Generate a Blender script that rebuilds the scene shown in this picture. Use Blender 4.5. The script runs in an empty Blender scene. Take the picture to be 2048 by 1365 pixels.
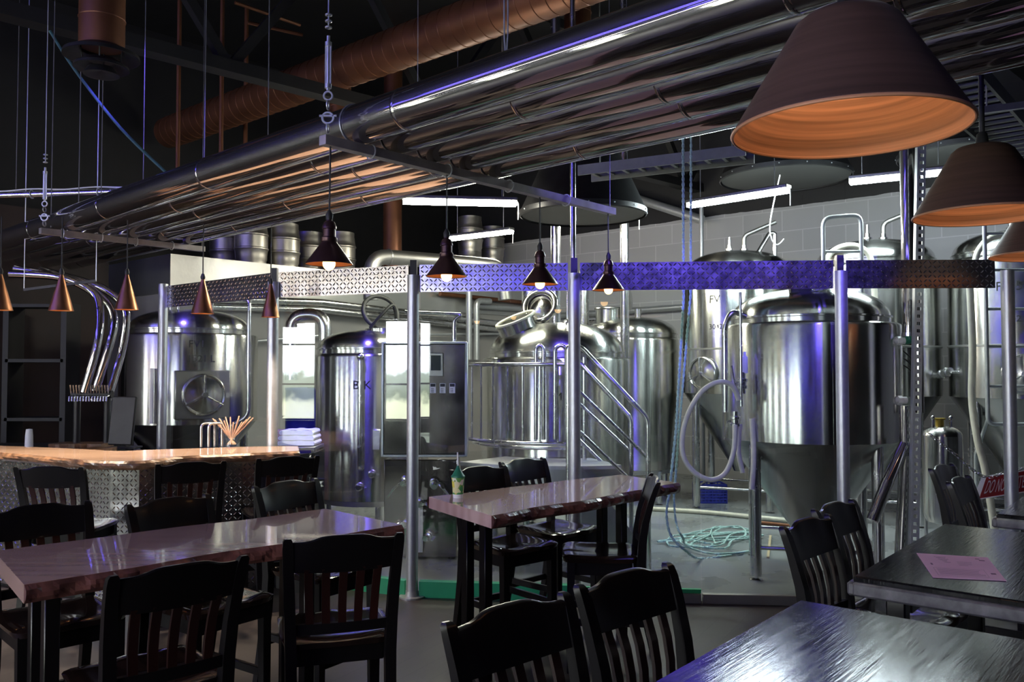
import bpy, math, random
from mathutils import Vector, Matrix
R = math.radians
random.seed(7)
S = bpy.context.scene
COL = S.collection

# ------------------------------------------------------------------ camera, world, exposure
F, TH, CAMZ = 1700.0, R(1.837), 1.7
cd = bpy.data.cameras.new('camera'); cam = bpy.data.objects.new('camera', cd); COL.objects.link(cam)
cd.sensor_width = 36.0; cd.lens = F*36/2048; cd.clip_start = 0.02; cd.clip_end = 200
cam.location = (0, 0, CAMZ); cam.rotation_euler = (R(90)+TH, 0, 0)
S.camera = cam
wd = bpy.data.worlds.new('world'); S.world = wd; wd.use_nodes = True
wd.node_tree.nodes['Background'].inputs[0].default_value = (0.5, 0.55, 0.7, 1)
wd.node_tree.nodes['Background'].inputs[1].default_value = 0.007
S.view_settings.view_transform = 'Standard'; S.view_settings.look = 'None'
S.view_settings.gamma = 1.0; S.view_settings.use_curve_mapping = False
S.view_settings.exposure = 0.2
S.cycles.max_bounces = 10; S.cycles.transparent_max_bounces = 24
S.cycles.sample_clamp_indirect = 4.0; S.cycles.caustics_refractive = False
S.cycles.use_denoising = True

def aim(o, target):
    d = Vector(target) - Vector(o.location)
    o.rotation_euler = d.to_track_quat('-Z', 'Y').to_euler()
def spot(name, loc, target, power, color, size, blend=0.6, radius=0.06):
    l = bpy.data.lights.new(name, 'SPOT'); o = bpy.data.objects.new(name, l); COL.objects.link(o)
    l.energy = power; l.color = color; l.spot_size = R(size); l.spot_blend = blend; l.shadow_soft_size = radius
    o.location = loc; aim(o, target); return o
BLUE = (0.16, 0.10, 1.0)
# blue stage spots hung from the black ceiling (their bodies are built below)
BLUE_SPOTS = [((0.5, 2.4, 4.7), (0.1, 6.3, 2.48), 900, 13), ((1.0, 2.4, 4.7), (0.85, 6.2, 2.48), 1300, 13), ((1.6, 2.3, 4.7), (1.55, 6.2, 2.48), 1300, 13), ((2.3, 1.9, 4.7), (2.3, 6.1, 2.48), 800, 13),
              ((1.9, 2.2, 4.9), (1.6, 6.8, 1.8), 350, 30), ((-2.6, 5.6, 4.7), (-1.1, 7.4, .3), 500, 30),
              ((-3.2, 6.2, 5.2), (-3.2, 8.7, 1.9), 900, 28), ((-1.45, 6.0, 4.6), (-1.7, 8.3, 1.5), 1000, 26)]
for k, (l, t, p, s) in enumerate(BLUE_SPOTS):
    spot('blue_spot_beam', l, t, p, BLUE, s)

# ------------------------------------------------------------------ frames of reference
def ray(px, py):
    u = (px-1024)/F; v = (682.5-py)/F
    return Vector((u, math.cos(TH)-v*math.sin(TH), math.sin(TH)+v*math.cos(TH)))
def W(px, py, Y):
    d = ray(px, py); return Vector((0, 0, CAMZ)) + d*(Y/d.y)
def Z(px, py, z):
    d = ray(px, py); return Vector((0, 0, CAMZ)) + d*((z-CAMZ)/d.z)
AANG = R(48.5)
A = Vector((math.cos(AANG), math.sin(AANG), 0)); B = Vector((-math.sin(AANG), math.cos(AANG), 0))
def AB(a, b, z=0): return A*a + B*b + Vector((0, 0, z))

# ------------------------------------------------------------------ mesh helper
def spline(pts, n=8, closed=False):
    pts = [Vector(p) for p in pts]
    out = []; m = len(pts)
    rng = range(m if closed else m-1)
    for i in rng:
        if closed: p0, p1, p2, p3 = pts[i-1], pts[i], pts[(i+1) % m], pts[(i+2) % m]
        else: p0, p1, p2, p3 = pts[max(i-1, 0)], pts[i], pts[i+1], pts[min(i+2, m-1)]
        for k in range(n):
            t = k/n
            out.append(0.5*((2*p1)+(p2-p0)*t+(2*p0-5*p1+4*p2-p3)*t*t+(3*p1-p0-3*p2+p3)*t**3))
    if not closed: out.append(pts[-1])
    return out
def round_path(pts, r=0.08, n=5):
    pts = [Vector(p) for p in pts]; out = [pts[0]]
    for i in range(1, len(pts)-1):
        a, b, c = pts[i-1], pts[i], pts[i+1]
        d1 = (a-b); d2 = (c-b); rr = min(r, d1.length*.45, d2.length*.45)
        s = b+d1.normalized()*rr; e = b+d2.normalized()*rr
        for k in range(n+1):
            t = k/n; out.append(s*(1-t)**2+b*2*t*(1-t)+e*t*t)
    out.append(pts[-1]); return out

class M:
    def __init__(s): s.v = []; s.f = []
    def add(s, vs, fs):
        o = len(s.v); s.v += [tuple(p) for p in vs]; s.f += [tuple(i+o for i in f) for f in fs]; return s
    def box(s, c, size, rz=0, rot=None, bev=0.0):
        x, y, z = [q/2 for q in size]
        m = rot if rot is not None else Matrix.Rotation(rz, 3, 'Z')
        c = Vector(c)
        if bev <= 0:
            vs = [c+m@Vector((sx*x, sy*y, sz*z)) for sx in (-1, 1) for sy in (-1, 1) for sz in (-1, 1)]
            return s.add(vs, [(0, 1, 3, 2), (4, 6, 7, 5), (0, 4, 5, 1), (2, 3, 7, 6), (0, 2, 6, 4), (1, 5, 7, 3)])
        b = min(bev, x*.9, y*.9, z*.9); vs = []; idx = {}
        for sx in (-1, 1):
            for sy in (-1, 1):
                for sz in (-1, 1):
                    for ax in range(3):
                        p = [x-b, y-b, z-b]; p[ax] += b
                        idx[(sx, sy, sz, ax)] = len(vs)
                        vs.append(c+m@Vector((p[0]*sx, p[1]*sy, p[2]*sz)))
        fs = []
        def fc(q):
            pts = [vs[i] for i in q]; n = (pts[1]-pts[0]).cross(pts[2]-pts[0]); mid = sum(pts, Vector())/len(pts)-c
            fs.append(tuple(q) if n.dot(mid) > 0 else tuple(reversed(q)))
        for ax in range(3):
            o1, o2 = [k for k in range(3) if k != ax]
            for sg in (-1, 1):
                q = []
                for a, bb in ((-1, -1), (1, -1), (1, 1), (-1, 1)):
                    k = [0, 0, 0]; k[ax] = sg; k[o1] = a; k[o2] = bb; q.append(idx[(*k, ax)])
                fc(q)
            for a in (-1, 1):
                for bb in (-1, 1):
                    k1 = [0, 0, 0]; k1[o1] = a; k1[o2] = bb; q = []
                    k1[ax] = -1; q += [idx[(*k1, o1)], idx[(*k1, o2)]]; k1[ax] = 1; q += [idx[(*k1, o2)], idx[(*k1, o1)]]
                    fc(q)
        for sx in (-1, 1):
            for sy in (-1, 1):
                for sz in (-1, 1): fc([idx[(sx, sy, sz, a)] for a in range(3)])
        return s.add(vs, fs)
    def bar(s, p, q, w, h, up=(0, 0, 1), bev=0.0):
        p, q = Vector(p), Vector(q); d = q-p; L = d.length; d = d.normalized(); up = Vector(up)
        if abs(d.dot(up)) > .99: up = Vector((0, 1, 0))
        sx = d.cross(up).normalized(); uz = sx.cross(d)
        m = Matrix((d, -sx, uz)).transposed()
        return s.box((p+q)/2, (L, w, h), rot=m, bev=bev)
    def tube(s, path, r, seg=10, caps=True, closed=False):
        P = [Vector(p) for p in path]; n = len(P)
        rad = r if isinstance(r, (list, tuple)) else [r]*n
        T = []
        for i in range(n):
            a = P[i-1] if (i > 0 or closed) else P[0]; b = P[(i+1) % n] if (i < n-1 or closed) else P[-1]
            T.append((b-a).normalized())
        ref = Vector((0, 0, 1)) if abs(T[0].z) < .9 else Vector((1, 0, 0))
        N = (ref-T[0]*ref.dot(T[0])).normalized(); vs = []
        for i in range(n):
            N = (N-T[i]*N.dot(T[i])); N = N.normalized() if N.length > 1e-6 else Vector((1, 0, 0)); Bn = T[i].cross(N)
            for k in range(seg):
                a = 2*math.pi*k/seg; vs.append(P[i]+(N*math.cos(a)+Bn*math.sin(a))*rad[i])
        fs = []
        for i in range(n if closed else n-1):
            j = (i+1) % n
            for k in range(seg):
                k2 = (k+1) % seg; fs.append((i*seg+k, i*seg+k2, j*seg+k2, j*seg+k))
        if caps and not closed:
            fs.append(tuple(reversed(range(seg)))); fs.append(tuple((n-1)*seg+k for k in range(seg)))
        return s.add(vs, fs)
    def lathe(s, prof, seg=48, c=(0, 0, 0), rot=None, a0=0, a1=2*math.pi):
        c = Vector(c); full = abs(a1-a0-2*math.pi) < 1e-6; ns = seg if full else seg+1
        vs = []
        for (r, z) in prof:
            for k in range(ns):
                a = a0+(a1-a0)*k/seg; p = Vector((r*math.cos(a), r*math.sin(a), z))
                if rot is not None: p = rot@p
                vs.append(c+p)
        fs = []
        for i in range(len(prof)-1):
            for k in range(seg):
                k2 = (k+1) % ns; fs.append((i*ns+k, i*ns+k2, (i+1)*ns+k2, (i+1)*ns+k))
        return s.add(vs, fs)
    def sphere(s, c, r, seg=16, sz=1.0):
        n = seg//2
        return s.lathe([(max(r*math.sin(math.pi*i/n), 1e-4), -r*sz*math.cos(math.pi*i/n)) for i in range(n+1)], seg, c)
    def torus(s, c, Rr, r, rot=None, seg=28, sec=8):
        rot = rot or Matrix.Identity(3); c = Vector(c)
        return s.tube([c+rot@Vector((Rr*math.cos(2*math.pi*k/seg), Rr*math.sin(2*math.pi*k/seg), 0)) for k in range(seg)], r, sec, closed=True)
    def prism(s, poly, z0, z1):
        n = len(poly); vs = [(p[0], p[1], z0) for p in poly]+[(p[0], p[1], z1) for p in poly]
        fs = [tuple(reversed(range(n))), tuple(range(n, 2*n))]+[(i, (i+1) % n, n+(i+1) % n, n+i) for i in range(n)]
        return s.add(vs, fs)
    def move(s, d):
        d = Vector(d); s.v = [tuple(Vector(p)+d) for p in s.v]; return s
    def build(s, name, mt, parent=None, sharp=38, loc=None):
        me = bpy.data.meshes.new(name); me.from_pydata(s.v, [], s.f); me.update()
        if sharp:
            me.shade_smooth(); me.set_sharp_from_angle(angle=R(sharp))
        me.materials.append(mt); o = bpy.data.objects.new(name, me); COL.objects.link(o)
        if parent is not None: o.parent = parent
        if loc is not None:
            l = Vector(loc); me.transform(Matrix.Translation(-l)); o.location = l
        return o
def tag(o, label, cat, group=None, kind=None):
    o['label'] = label; o['category'] = cat
    if group: o['group'] = group
    if kind: o['kind'] = kind
    return o
def thing(name, label, cat, loc=(0, 0, 0), rz=0, group=None):
    o = bpy.data.objects.new(name, None); COL.objects.link(o); o.empty_display_size = .1
    o.location = loc; o.rotation_euler = (0, 0, rz); return tag(o, label, cat, group)
def struct(name, m, mt, sharp=38):
    o = m.build(name, mt, sharp=sharp); o['kind'] = 'structure'; return o
def dup(root, label=None, loc=None, rz=None, group=None):
    r = root.copy(); COL.objects.link(r)
    if loc is not None: r.location = loc
    if rz is not None: r.rotation_euler = (0, 0, rz)
    if label: r['label'] = label
    if group: r['group'] = group
    for ch in list(root.children):
        c = ch.copy(); COL.objects.link(c); c.parent = r
        for g in list(ch.children):
            d = g.copy(); COL.objects.link(d); d.parent = c
    return r
def text_mesh(txt, size):
    cu = bpy.data.curves.new('t', 'FONT'); cu.body = txt; cu.size = size; cu.align_x = 'CENTER'; cu.extrude = 0.0008
    o = bpy.data.objects.new('t', cu); COL.objects.link(o)
    dg = bpy.context.evaluated_depsgraph_get(); me = bpy.data.meshes.new_from_object(o.evaluated_get(dg))
    vs = [v.co.copy() for v in me.vertices]; fs = [tuple(p.vertices) for p in me.polygons]
    bpy.data.objects.remove(o); bpy.data.curves.remove(cu); bpy.data.meshes.remove(me)
    return vs, fs

# ------------------------------------------------------------------ materials
def mat(name, base, metal=0.0, rough=0.5, var=None, bump=None, aniso=0, coat=0, emit=None, spec=None, rvar=0, stretch=(1, 1, 1)):
    m = bpy.data.materials.new(name); m.use_nodes = True; nt = m.node_tree; N = nt.nodes; L = nt.links
    p = N['Principled BSDF']; p.inputs['Base Color'].default_value = (*base, 1); p.inputs['Metallic'].default_value = metal
    p.inputs['Roughness'].default_value = rough
    if spec is not None: p.inputs['Specular IOR Level'].default_value = spec
    if coat: p.inputs['Coat Weight'].default_value = coat; p.inputs['Coat Roughness'].default_value = .06
    tc = N.new('ShaderNodeTexCoord'); mp = N.new('ShaderNodeMapping'); mp.inputs['Scale'].default_value = stretch
    L.new(tc.outputs['Object'], mp.inputs[0])
    if var:
        sc, amt = var; n = N.new('ShaderNodeTexNoise'); n.inputs['Scale'].default_value = sc; n.inputs['Detail'].default_value = 5
        L.new(mp.outputs[0], n.inputs[0]); r = N.new('ShaderNodeMapRange'); r.inputs['From Min'].default_value = .3; r.inputs['From Max'].default_value = .7
        r.inputs['To Min'].default_value = 1-amt; r.inputs['To Max'].default_value = 1+amt; L.new(n.outputs[0], r.inputs[0])
        mx = N.new('ShaderNodeVectorMath'); mx.operation = 'SCALE'; mx.inputs[0].default_value = base; L.new(r.outputs[0], mx.inputs['Scale'])
        L.new(mx.outputs[0], p.inputs['Base Color'])
        if rvar:
            q = N.new('ShaderNodeMapRange'); q.inputs['From Min'].default_value = .3; q.inputs['From Max'].default_value = .7
            q.inputs['To Min'].default_value = max(rough-rvar, .02); q.inputs['To Max'].default_value = rough+rvar; L.new(n.outputs[0], q.inputs[0]); L.new(q.outputs[0], p.inputs['Roughness'])
    if bump:
        sc, st, ds = bump; n = N.new('ShaderNodeTexNoise'); n.inputs['Scale'].default_value = sc; n.inputs['Detail'].default_value = 6
        L.new(mp.outputs[0], n.inputs[0]); b = N.new('ShaderNodeBump'); b.inputs['Strength'].default_value = st; b.inputs['Distance'].default_value = ds
        L.new(n.outputs[0], b.inputs['Height']); L.new(b.outputs[0], p.inputs['Normal'])
    if aniso:
        p.inputs['Anisotropic'].default_value = aniso; t = N.new('ShaderNodeTangent'); t.direction_type = 'RADIAL'; t.axis = 'Z'
        L.new(t.outputs[0], p.inputs['Tangent']); p.inputs['Anisotropic Rotation'].default_value = .25
    if emit:
        p.inputs['Emission Color'].default_value = (*emit[0], 1); p.inputs['Emission Strength'].default_value = emit[1]
    return m
MT = {}
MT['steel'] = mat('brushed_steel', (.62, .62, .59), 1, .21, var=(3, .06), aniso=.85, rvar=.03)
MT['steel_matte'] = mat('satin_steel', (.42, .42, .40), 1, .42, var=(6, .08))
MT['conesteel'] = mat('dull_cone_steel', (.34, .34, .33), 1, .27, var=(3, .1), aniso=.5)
MT['chrome'] = mat('polished_tube', (.54, .52, .51), 1, .05, var=(2.2, .05), rvar=.015)
def smudge(m, share, rough):
    N, L = m.node_tree.nodes, m.node_tree.links; p = N['Principled BSDF']; o = N['Material Output']
    g = N.new('ShaderNodeBsdfGlossy'); g.inputs[0].default_value = (.50, .49, .48, 1); g.inputs['Roughness'].default_value = rough
    n = N.new('ShaderNodeTexNoise'); n.inputs['Scale'].default_value = 2.5; n.inputs['Detail'].default_value = 6
    r = N.new('ShaderNodeMapRange'); r.inputs['From Min'].default_value = .3; r.inputs['From Max'].default_value = .7; r.inputs['To Min'].default_value = share*.4; r.inputs['To Max'].default_value = share*1.6
    L.new(n.outputs[0], r.inputs[0]); x = N.new('ShaderNodeMixShader'); L.new(r.outputs[0], x.inputs[0]); L.new(p.outputs[0], x.inputs[1]); L.new(g.outputs[0], x.inputs[2]); L.new(x.outputs[0], o.inputs[0])
smudge(MT['chrome'], .20, .38)
MT['tubesteel'] = mat('stainless_tube', (.70, .70, .70), 1, .24, var=(14, .06), rvar=.05)
MT['palegalv'] = mat('pale_zinc', (.62, .66, .66), .55, .42, var=(18, .08))
MT['galv'] = mat('galvanised_post', (.52, .54, .56), .75, .40, var=(25, .06), rvar=.03)
MT['wire'] = mat('dull_wire', (.10, .10, .10), .3, .5, var=(20, .1))
MT['plate'] = mat('tread_plate_aluminium', (.56, .56, .58), 1, .22, var=(20, .08), rvar=.04)
MT['black'] = mat('black_paint', (.0045, .0045, .005), 0, .6, var=(5, .3))
MT['blacksteel'] = mat('black_steel', (.016, .016, .017), .3, .45, var=(8, .3))
MT['chair'] = mat('black_lacquered_wood', (.0065, .0055, .0055), 0, .30, var=(6, .25), spec=.3, coat=.08, bump=(40, .05, .002), stretch=(1, 1, .2))
MT['slat'] = mat('dark_mahogany_wood', (.022, .006, .004), 0, .28, var=(8, .3), coat=.3, stretch=(1, 1, .15))
MT['seat'] = mat('glossy_dark_seat_wood', (.014, .007, .005), 0, .14, var=(7, .4), coat=.8, bump=(14, .12, .003), stretch=(1, .25, 1))
MT['copper'] = mat('brushed_copper', (.52, .24, .12), 1, .36, var=(40, .12), rvar=.06, stretch=(1, 1, .2))
MT['duct'] = mat('copper_painted_duct', (.155, .062, .03), .6, .45, var=(5, .18), rvar=.06)
MT['darkshade'] = mat('dark_bronze_enamel', (.07, .035, .035), .7, .34, var=(10, .2))
MT['shadein'] = mat('copper_inside_shade', (.75, .32, .13), .4, .4, var=(10, .1))
MT['rope'] = mat('pale_teal_rope', (.40, .58, .56), 0, .8, var=(60, .25))
MT['hose'] = mat('milky_hose', (.62, .60, .50), 0, .4, var=(12, .1))
MT['white'] = mat('white_plastic', (.72, .72, .72), 0, .4, var=(8, .05))
MT['greenpvc'] = mat('green_fitting', (.02, .18, .10), 0, .4, var=(8, .1))
MT['ink'] = mat('black_lettering', (.012, .012, .013), 0, .6, var=(8, .1))
MT['rubber'] = mat('black_rubber', (.014, .014, .014), 0, .6, var=(20, .2))
MT['concrete_wall'] = None
MT['bulb'] = mat('lit_bulb', (1, .8, .5), 0, .4, emit=((1, .56, .19), 5.5))
MT['bulb_small'] = mat('lit_small_bulb', (1, .8, .5), 0, .4, emit=((1, .60, .24), 8))
MT['tube_cool'] = mat('lit_cool_tube', (1, 1, 1), 0, .4, emit=((.82, .97, 1.0), 150))
MT['tube_warm'] = mat('lit_warm_tube', (1, 1, 1), 0, .4, emit=((1.0, .95, .78), 150))
MT['screen'] = mat('dark_screen', (.03, .04, .045), 0, .15, var=(3, .1))
MT['green'] = mat('green_edge_strip', (.03, .36, .16), 0, .35, var=(4, .1))

def nodes(name):
    m = bpy.data.materials.new(name); m.use_nodes = True; nt = m.node_tree; return m, nt.nodes, nt.links, nt.nodes['Principled BSDF']
def glass_mat():
    m = bpy.data.materials.new('clear_glass'); m.use_nodes = True; N = m.node_tree.nodes; L = m.node_tree.links; N.clear()
    o = N.new('ShaderNodeOutputMaterial'); mx = N.new('ShaderNodeMixShader'); t = N.new('ShaderNodeBsdfTransparent'); g = N.new('ShaderNodeBsdfGlossy')
    t.inputs[0].default_value = (.94, .97, .96, 1); g.inputs['Roughness'].default_value = 0.0; g.inputs[0].default_value = (1, 1, 1, 1)
    lw = N.new('ShaderNodeLayerWeight'); lw.inputs[0].default_value = .5
    pw = N.new('ShaderNodeMath'); pw.operation = 'POWER'; pw.inputs[1].default_value = 5
    ma = N.new('ShaderNodeMath'); ma.operation = 'MULTIPLY_ADD'; ma.inputs[1].default_value = .95; ma.inputs[2].default_value = .05
    L.new(lw.outputs['Facing'], pw.inputs[0]); L.new(pw.outputs[0], ma.inputs[0]); L.new(ma.outputs[0], mx.inputs[0])
    L.new(t.outputs[0], mx.inputs[1]); L.new(g.outputs[0], mx.inputs[2]); L.new(mx.outputs[0], o.inputs[0]); return m
MT['glass'] = glass_mat()
def wood_mat(name, c0, c1, scale, rough, coat, stretch, bump=.0, dist=4.0):
    m, N, L, p = nodes(name); tc = N.new('ShaderNodeTexCoord'); mp = N.new('ShaderNodeMapping'); mp.inputs['Scale'].default_value = stretch
    L.new(tc.outputs['Object'], mp.inputs[0])
    n1 = N.new('ShaderNodeTexNoise'); n1.inputs['Scale'].default_value = 1.6; n1.inputs['Detail'].default_value = 3; L.new(mp.outputs[0], n1.inputs[0])
    ad = N.new('ShaderNodeVectorMath'); ad.operation = 'MULTIPLY_ADD'; ad.inputs[1].default_value = (.35, .35, .35)
    L.new(n1.outputs['Color'], ad.inputs[0]); L.new(mp.outputs[0], ad.inputs[2])
    w = N.new('ShaderNodeTexWave'); w.inputs['Scale'].default_value = scale; w.inputs['Distortion'].default_value = dist; w.inputs['Detail'].default_value = 3; w.bands_direction = 'Y'
    L.new(ad.outputs[0], w.inputs[0])
    n2 = N.new('ShaderNodeTexNoise'); n2.inputs['Scale'].default_value = 5; n2.inputs['Detail'].default_value = 6; L.new(mp.outputs[0], n2.inputs[0])
    mul = N.new('ShaderNodeMath'); mul.operation = 'MULTIPLY_ADD'; mul.inputs[1].default_value = .45; L.new(w.outputs['Fac'], mul.inputs[0]); L.new(n2.outputs[0], mul.inputs[2])
    cr = N.new('ShaderNodeValToRGB'); cr.color_ramp.elements[0].position = .35; cr.color_ramp.elements[1].position = .95
    cr.color_ramp.elements[0].color = (*c0, 1); cr.color_ramp.elements[1].color = (*c1, 1)
    L.new(mul.outputs[0], cr.inputs[0]); L.new(cr.outputs[0], p.inputs['Base Color']); p.inputs['Roughness'].default_value = rough
    p.inputs['Coat Weight'].default_value = coat; p.inputs['Coat Roughness'].default_value = .03
    if bump:
        b = N.new('ShaderNodeBump'); b.inputs['Strength'].default_value = bump; b.inputs['Distance'].default_value = .004
        L.new(w.outputs['Fac'], b.inputs['Height']); L.new(b.outputs[0], p.inputs['Normal'])
    return m
MT['slab'] = wood_mat('varnished_pink_slab', (.46, .285, .255), (.56, .37, .33), 1.6, .16, .9, (.5, 2.2, 1))
MT['barslab'] = wood_mat('varnished_pale_slab', (.40, .25, .17), (.70, .48, .35), 1.6, .18, .9, (.5, 2.2, 1))
MT['bark'] = mat('rough_bark_edge', (.17, .065, .05), 0, .3, var=(14, .5), bump=(22, .6, .010), coat=.5)
MT['barkbar'] = mat('pale_bark_edge', (.16, .085, .045), 0, .35, var=(18, .6), bump=(22, .6, .010), coat=.4)
MT['darktable'] = mat('black_grained_tabletop', (.007, .007, .0075), 0, .15, var=(5, .4), bump=(9, .20, .003), spec=.18, stretch=(.9, 11, 1), rvar=.04)
MT['tableedge'] = mat('worn_table_edge', (.16, .16, .15), .2, .42, var=(22, .4))
MT['lampin'] = mat('orange_veneer', (.52, .25, .13), 0, .5, var=(4, .5), stretch=(.25, .25, 14))
MT['lampout'] = mat('dark_brown_veneer', (.080, .043, .031), 0, .6, var=(4, .3), stretch=(.4, .4, 12))
def floor_mat():
    m, N, L, p = nodes('grey_brown_plank_floor'); tc = N.new('ShaderNodeTexCoord'); mp = N.new('ShaderNodeMapping'); mp.inputs['Rotation'].default_value = (0, 0, R(-12))
    L.new(tc.outputs['Object'], mp.inputs[0]); b = N.new('ShaderNodeTexBrick'); b.inputs['Scale'].default_value = 1
    b.inputs['Brick Width'].default_value = 1.2; b.inputs['Row Height'].default_value = .15; b.inputs['Mortar Size'].default_value = .002
    b.inputs['Color1'].default_value = (.060, .045, .041, 1); b.inputs['Color2'].default_value = (.045, .034, .032, 1); b.inputs['Mortar'].default_value = (.03, .022, .02, 1)
    L.new(mp.outputs[0], b.inputs[0]); n = N.new('ShaderNodeTexNoise'); n.inputs['Scale'].default_value = 3; n.inputs['Detail'].default_value = 8; L.new(mp.outputs[0], n.inputs[0])
    mx = N.new('ShaderNodeMix'); mx.data_type = 'RGBA'; mx.blend_type = 'MULTIPLY'; mx.inputs[0].default_value = .5
    L.new(b.outputs[0], mx.inputs[6]); L.new(n.outputs[0], mx.inputs[7]); L.new(mx.outputs[2], p.inputs['Base Color']); p.inputs['Roughness'].default_value = .42
    return m
MT['floor'] = floor_mat()
MT['brewfloor'] = mat('sealed_grey_concrete', (.20, .215, .22), 0, .30, var=(1.4, .25), rvar=.1)
def cmu_mat(name, col, cut):
    m, N, L, p = nodes(name); tc = N.new('ShaderNodeTexCoord'); sp = N.new('ShaderNodeSeparateXYZ'); L.new(tc.outputs['Object'], sp.inputs[0])
    cb = N.new('ShaderNodeCombineXYZ'); L.new(sp.outputs['X'], cb.inputs[0]); L.new(sp.outputs['Z'], cb.inputs[1])
    b = N.new('ShaderNodeTexBrick'); b.inputs['Scale'].default_value = 1; b.inputs['Brick Width'].default_value = .62; b.inputs['Row Height'].default_value = .31; b.inputs['Mortar Size'].default_value = .008
    b.inputs['Color1'].default_value = (*col, 1); b.inputs['Color2'].default_value = (*[c*.92 for c in col], 1); b.inputs['Mortar'].default_value = (*[min(c*1.25, 1) for c in col], 1)
    L.new(cb.outputs[0], b.inputs[0])
    n = N.new('ShaderNodeTexNoise'); n.inputs['Scale'].default_value = 2.5; n.inputs['Detail'].default_value = 7; L.new(tc.outputs['Object'], n.inputs[0])
    ad = N.new('ShaderNodeMath'); ad.operation = 'MULTIPLY_ADD'; ad.inputs[1].default_value = .06; L.new(n.outputs[0], ad.inputs[0]); L.new(sp.outputs['Z'], ad.inputs[2])
    gt = N.new('ShaderNodeMath'); gt.operation = 'GREATER_THAN'; gt.inputs[1].default_value = cut+.03; L.new(ad.outputs[0], gt.inputs[0])
    mx = N.new('ShaderNodeMix'); mx.data_type = 'RGBA'; L.new(gt.outputs[0], mx.inputs[0]); L.new(b.outputs[0], mx.inputs[6]); mx.inputs[7].default_value = (.012, .012, .013, 1)
    L.new(mx.outputs[2], p.inputs['Base Color']); p.inputs['Roughness'].default_value = .6
    bp = N.new('ShaderNodeBump'); bp.inputs['Strength'].default_value = .5; bp.inputs['Distance'].default_value = .01; bp.invert = True
    L.new(b.outputs['Fac'], bp.inputs['Height']); L.new(bp.outputs[0], p.inputs['Normal']); return m
MT['cmu'] = cmu_mat('painted_block_wall', (.42, .42, .43), 4.08)
def window_mat():
    m, N, L, p = nodes('daylit_view'); tc = N.new('ShaderNodeTexCoord'); sp = N.new('ShaderNodeSeparateXYZ'); L.new(tc.outputs['Object'], sp.inputs[0])
    n = N.new('ShaderNodeTexNoise'); n.inputs['Scale'].default_value = 4; n.inputs['Detail'].default_value = 8; L.new(tc.outputs['Object'], n.inputs[0])
    ad = N.new('ShaderNodeMath'); ad.operation = 'MULTIPLY_ADD'; ad.inputs[1].default_value = .5; L.new(n.outputs[0], ad.inputs[0]); L.new(sp.outputs['Z'], ad.inputs[2])
    cr = N.new('ShaderNodeValToRGB'); e = cr.color_ramp.elements; e[0].position = 0; e[0].color = (.35, .33, .28, 1); e[1].position = 1; e[1].color = (1, 1, 1, 1)
    for ps, c in ((.30, (.4, .42, .3, 1)), (.36, (.10, .12, .09, 1)), (.50, (.16, .19, .16, 1)), (.58, (.9, .95, 1, 1))):
        q = e.new(ps); q.color = c
    mr = N.new('ShaderNodeMapRange'); mr.inputs['From Min'].default_value = .6; mr.inputs['From Max'].default_value = 3.0; L.new(ad.outputs[0], mr.inputs[0])
    L.new(mr.outputs[0], cr.inputs[0]); p.inputs['Base Color'].default_value = (0, 0, 0, 1); L.new(cr.outputs[0], p.inputs['Emission Color']); p.inputs['Emission Strength'].default_value = 21
    return m
MT['view'] = window_mat()
MT['embossed'] = mat('embossed_cooler_skin', (.55, .55, .53), .85, .30, var=(2, .08), bump=(1.6, .35, .05))
MT['greywall'] = mat('grey_cooler_panel', (.30, .29, .29), 0, .5, var=(1.5, .1))
# ------------------------------------------------------------------ the room
def rot_struct(name, m, mt, loc=(0, 0, 0), rz=AANG):
    o = struct(name, m, mt, sharp=None); o.location = loc; o.rotation_euler = (0, 0, rz); return o
CEIL = 6.6
V = [Z(328, 615, 2.28), Z(548, 590, 2.28), Z(827, 583, 2.28), Z(1148, 580, 2.28), Z(1680, 576, 2.28), Z(2012, 575, 2.28)]
V = [Vector((v.x, v.y, 0)) for v in V]
V[1] *= 1.03
rot_struct('floor', M().box((4, 2.5, -.06), (16.4, 19.4, .12)), MT['floor'])
# brewery floor: a sealed concrete slab inside the glass line
poly = [AB(4.86, 9.7), V[0]+Vector((0, .03, 0))]+[v+Vector((0, .04, 0)) for v in V[1:]]+[AB(3.2, -5.5), AB(12, -5.5), AB(12, 9.7)]
struct('floor_brewery', M().prism([(p.x, p.y) for p in poly][::-1], .0, .012), MT['brewfloor'], sharp=None)
rot_struct('ceiling', M().box((4, 2.5, CEIL+.05), (16.4, 19.4, .1)), MT['black'])
wr = rot_struct('wall_right', M().box((0, .1, CEIL/2), (19.2, .2, CEIL)), MT['cmu'], loc=AB(12, 2.5), rz=AANG-R(90))
rot_struct('wall_left', M().box((0, 0, CEIL/2), (16.4, .2, CEIL)), MT['black'], loc=AB(4, 12.1))
rot_struct('wall_front', M().box((0, 0, CEIL/2), (16.4, .2, CEIL)), MT['black'], loc=AB(4, -7.1))
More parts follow.
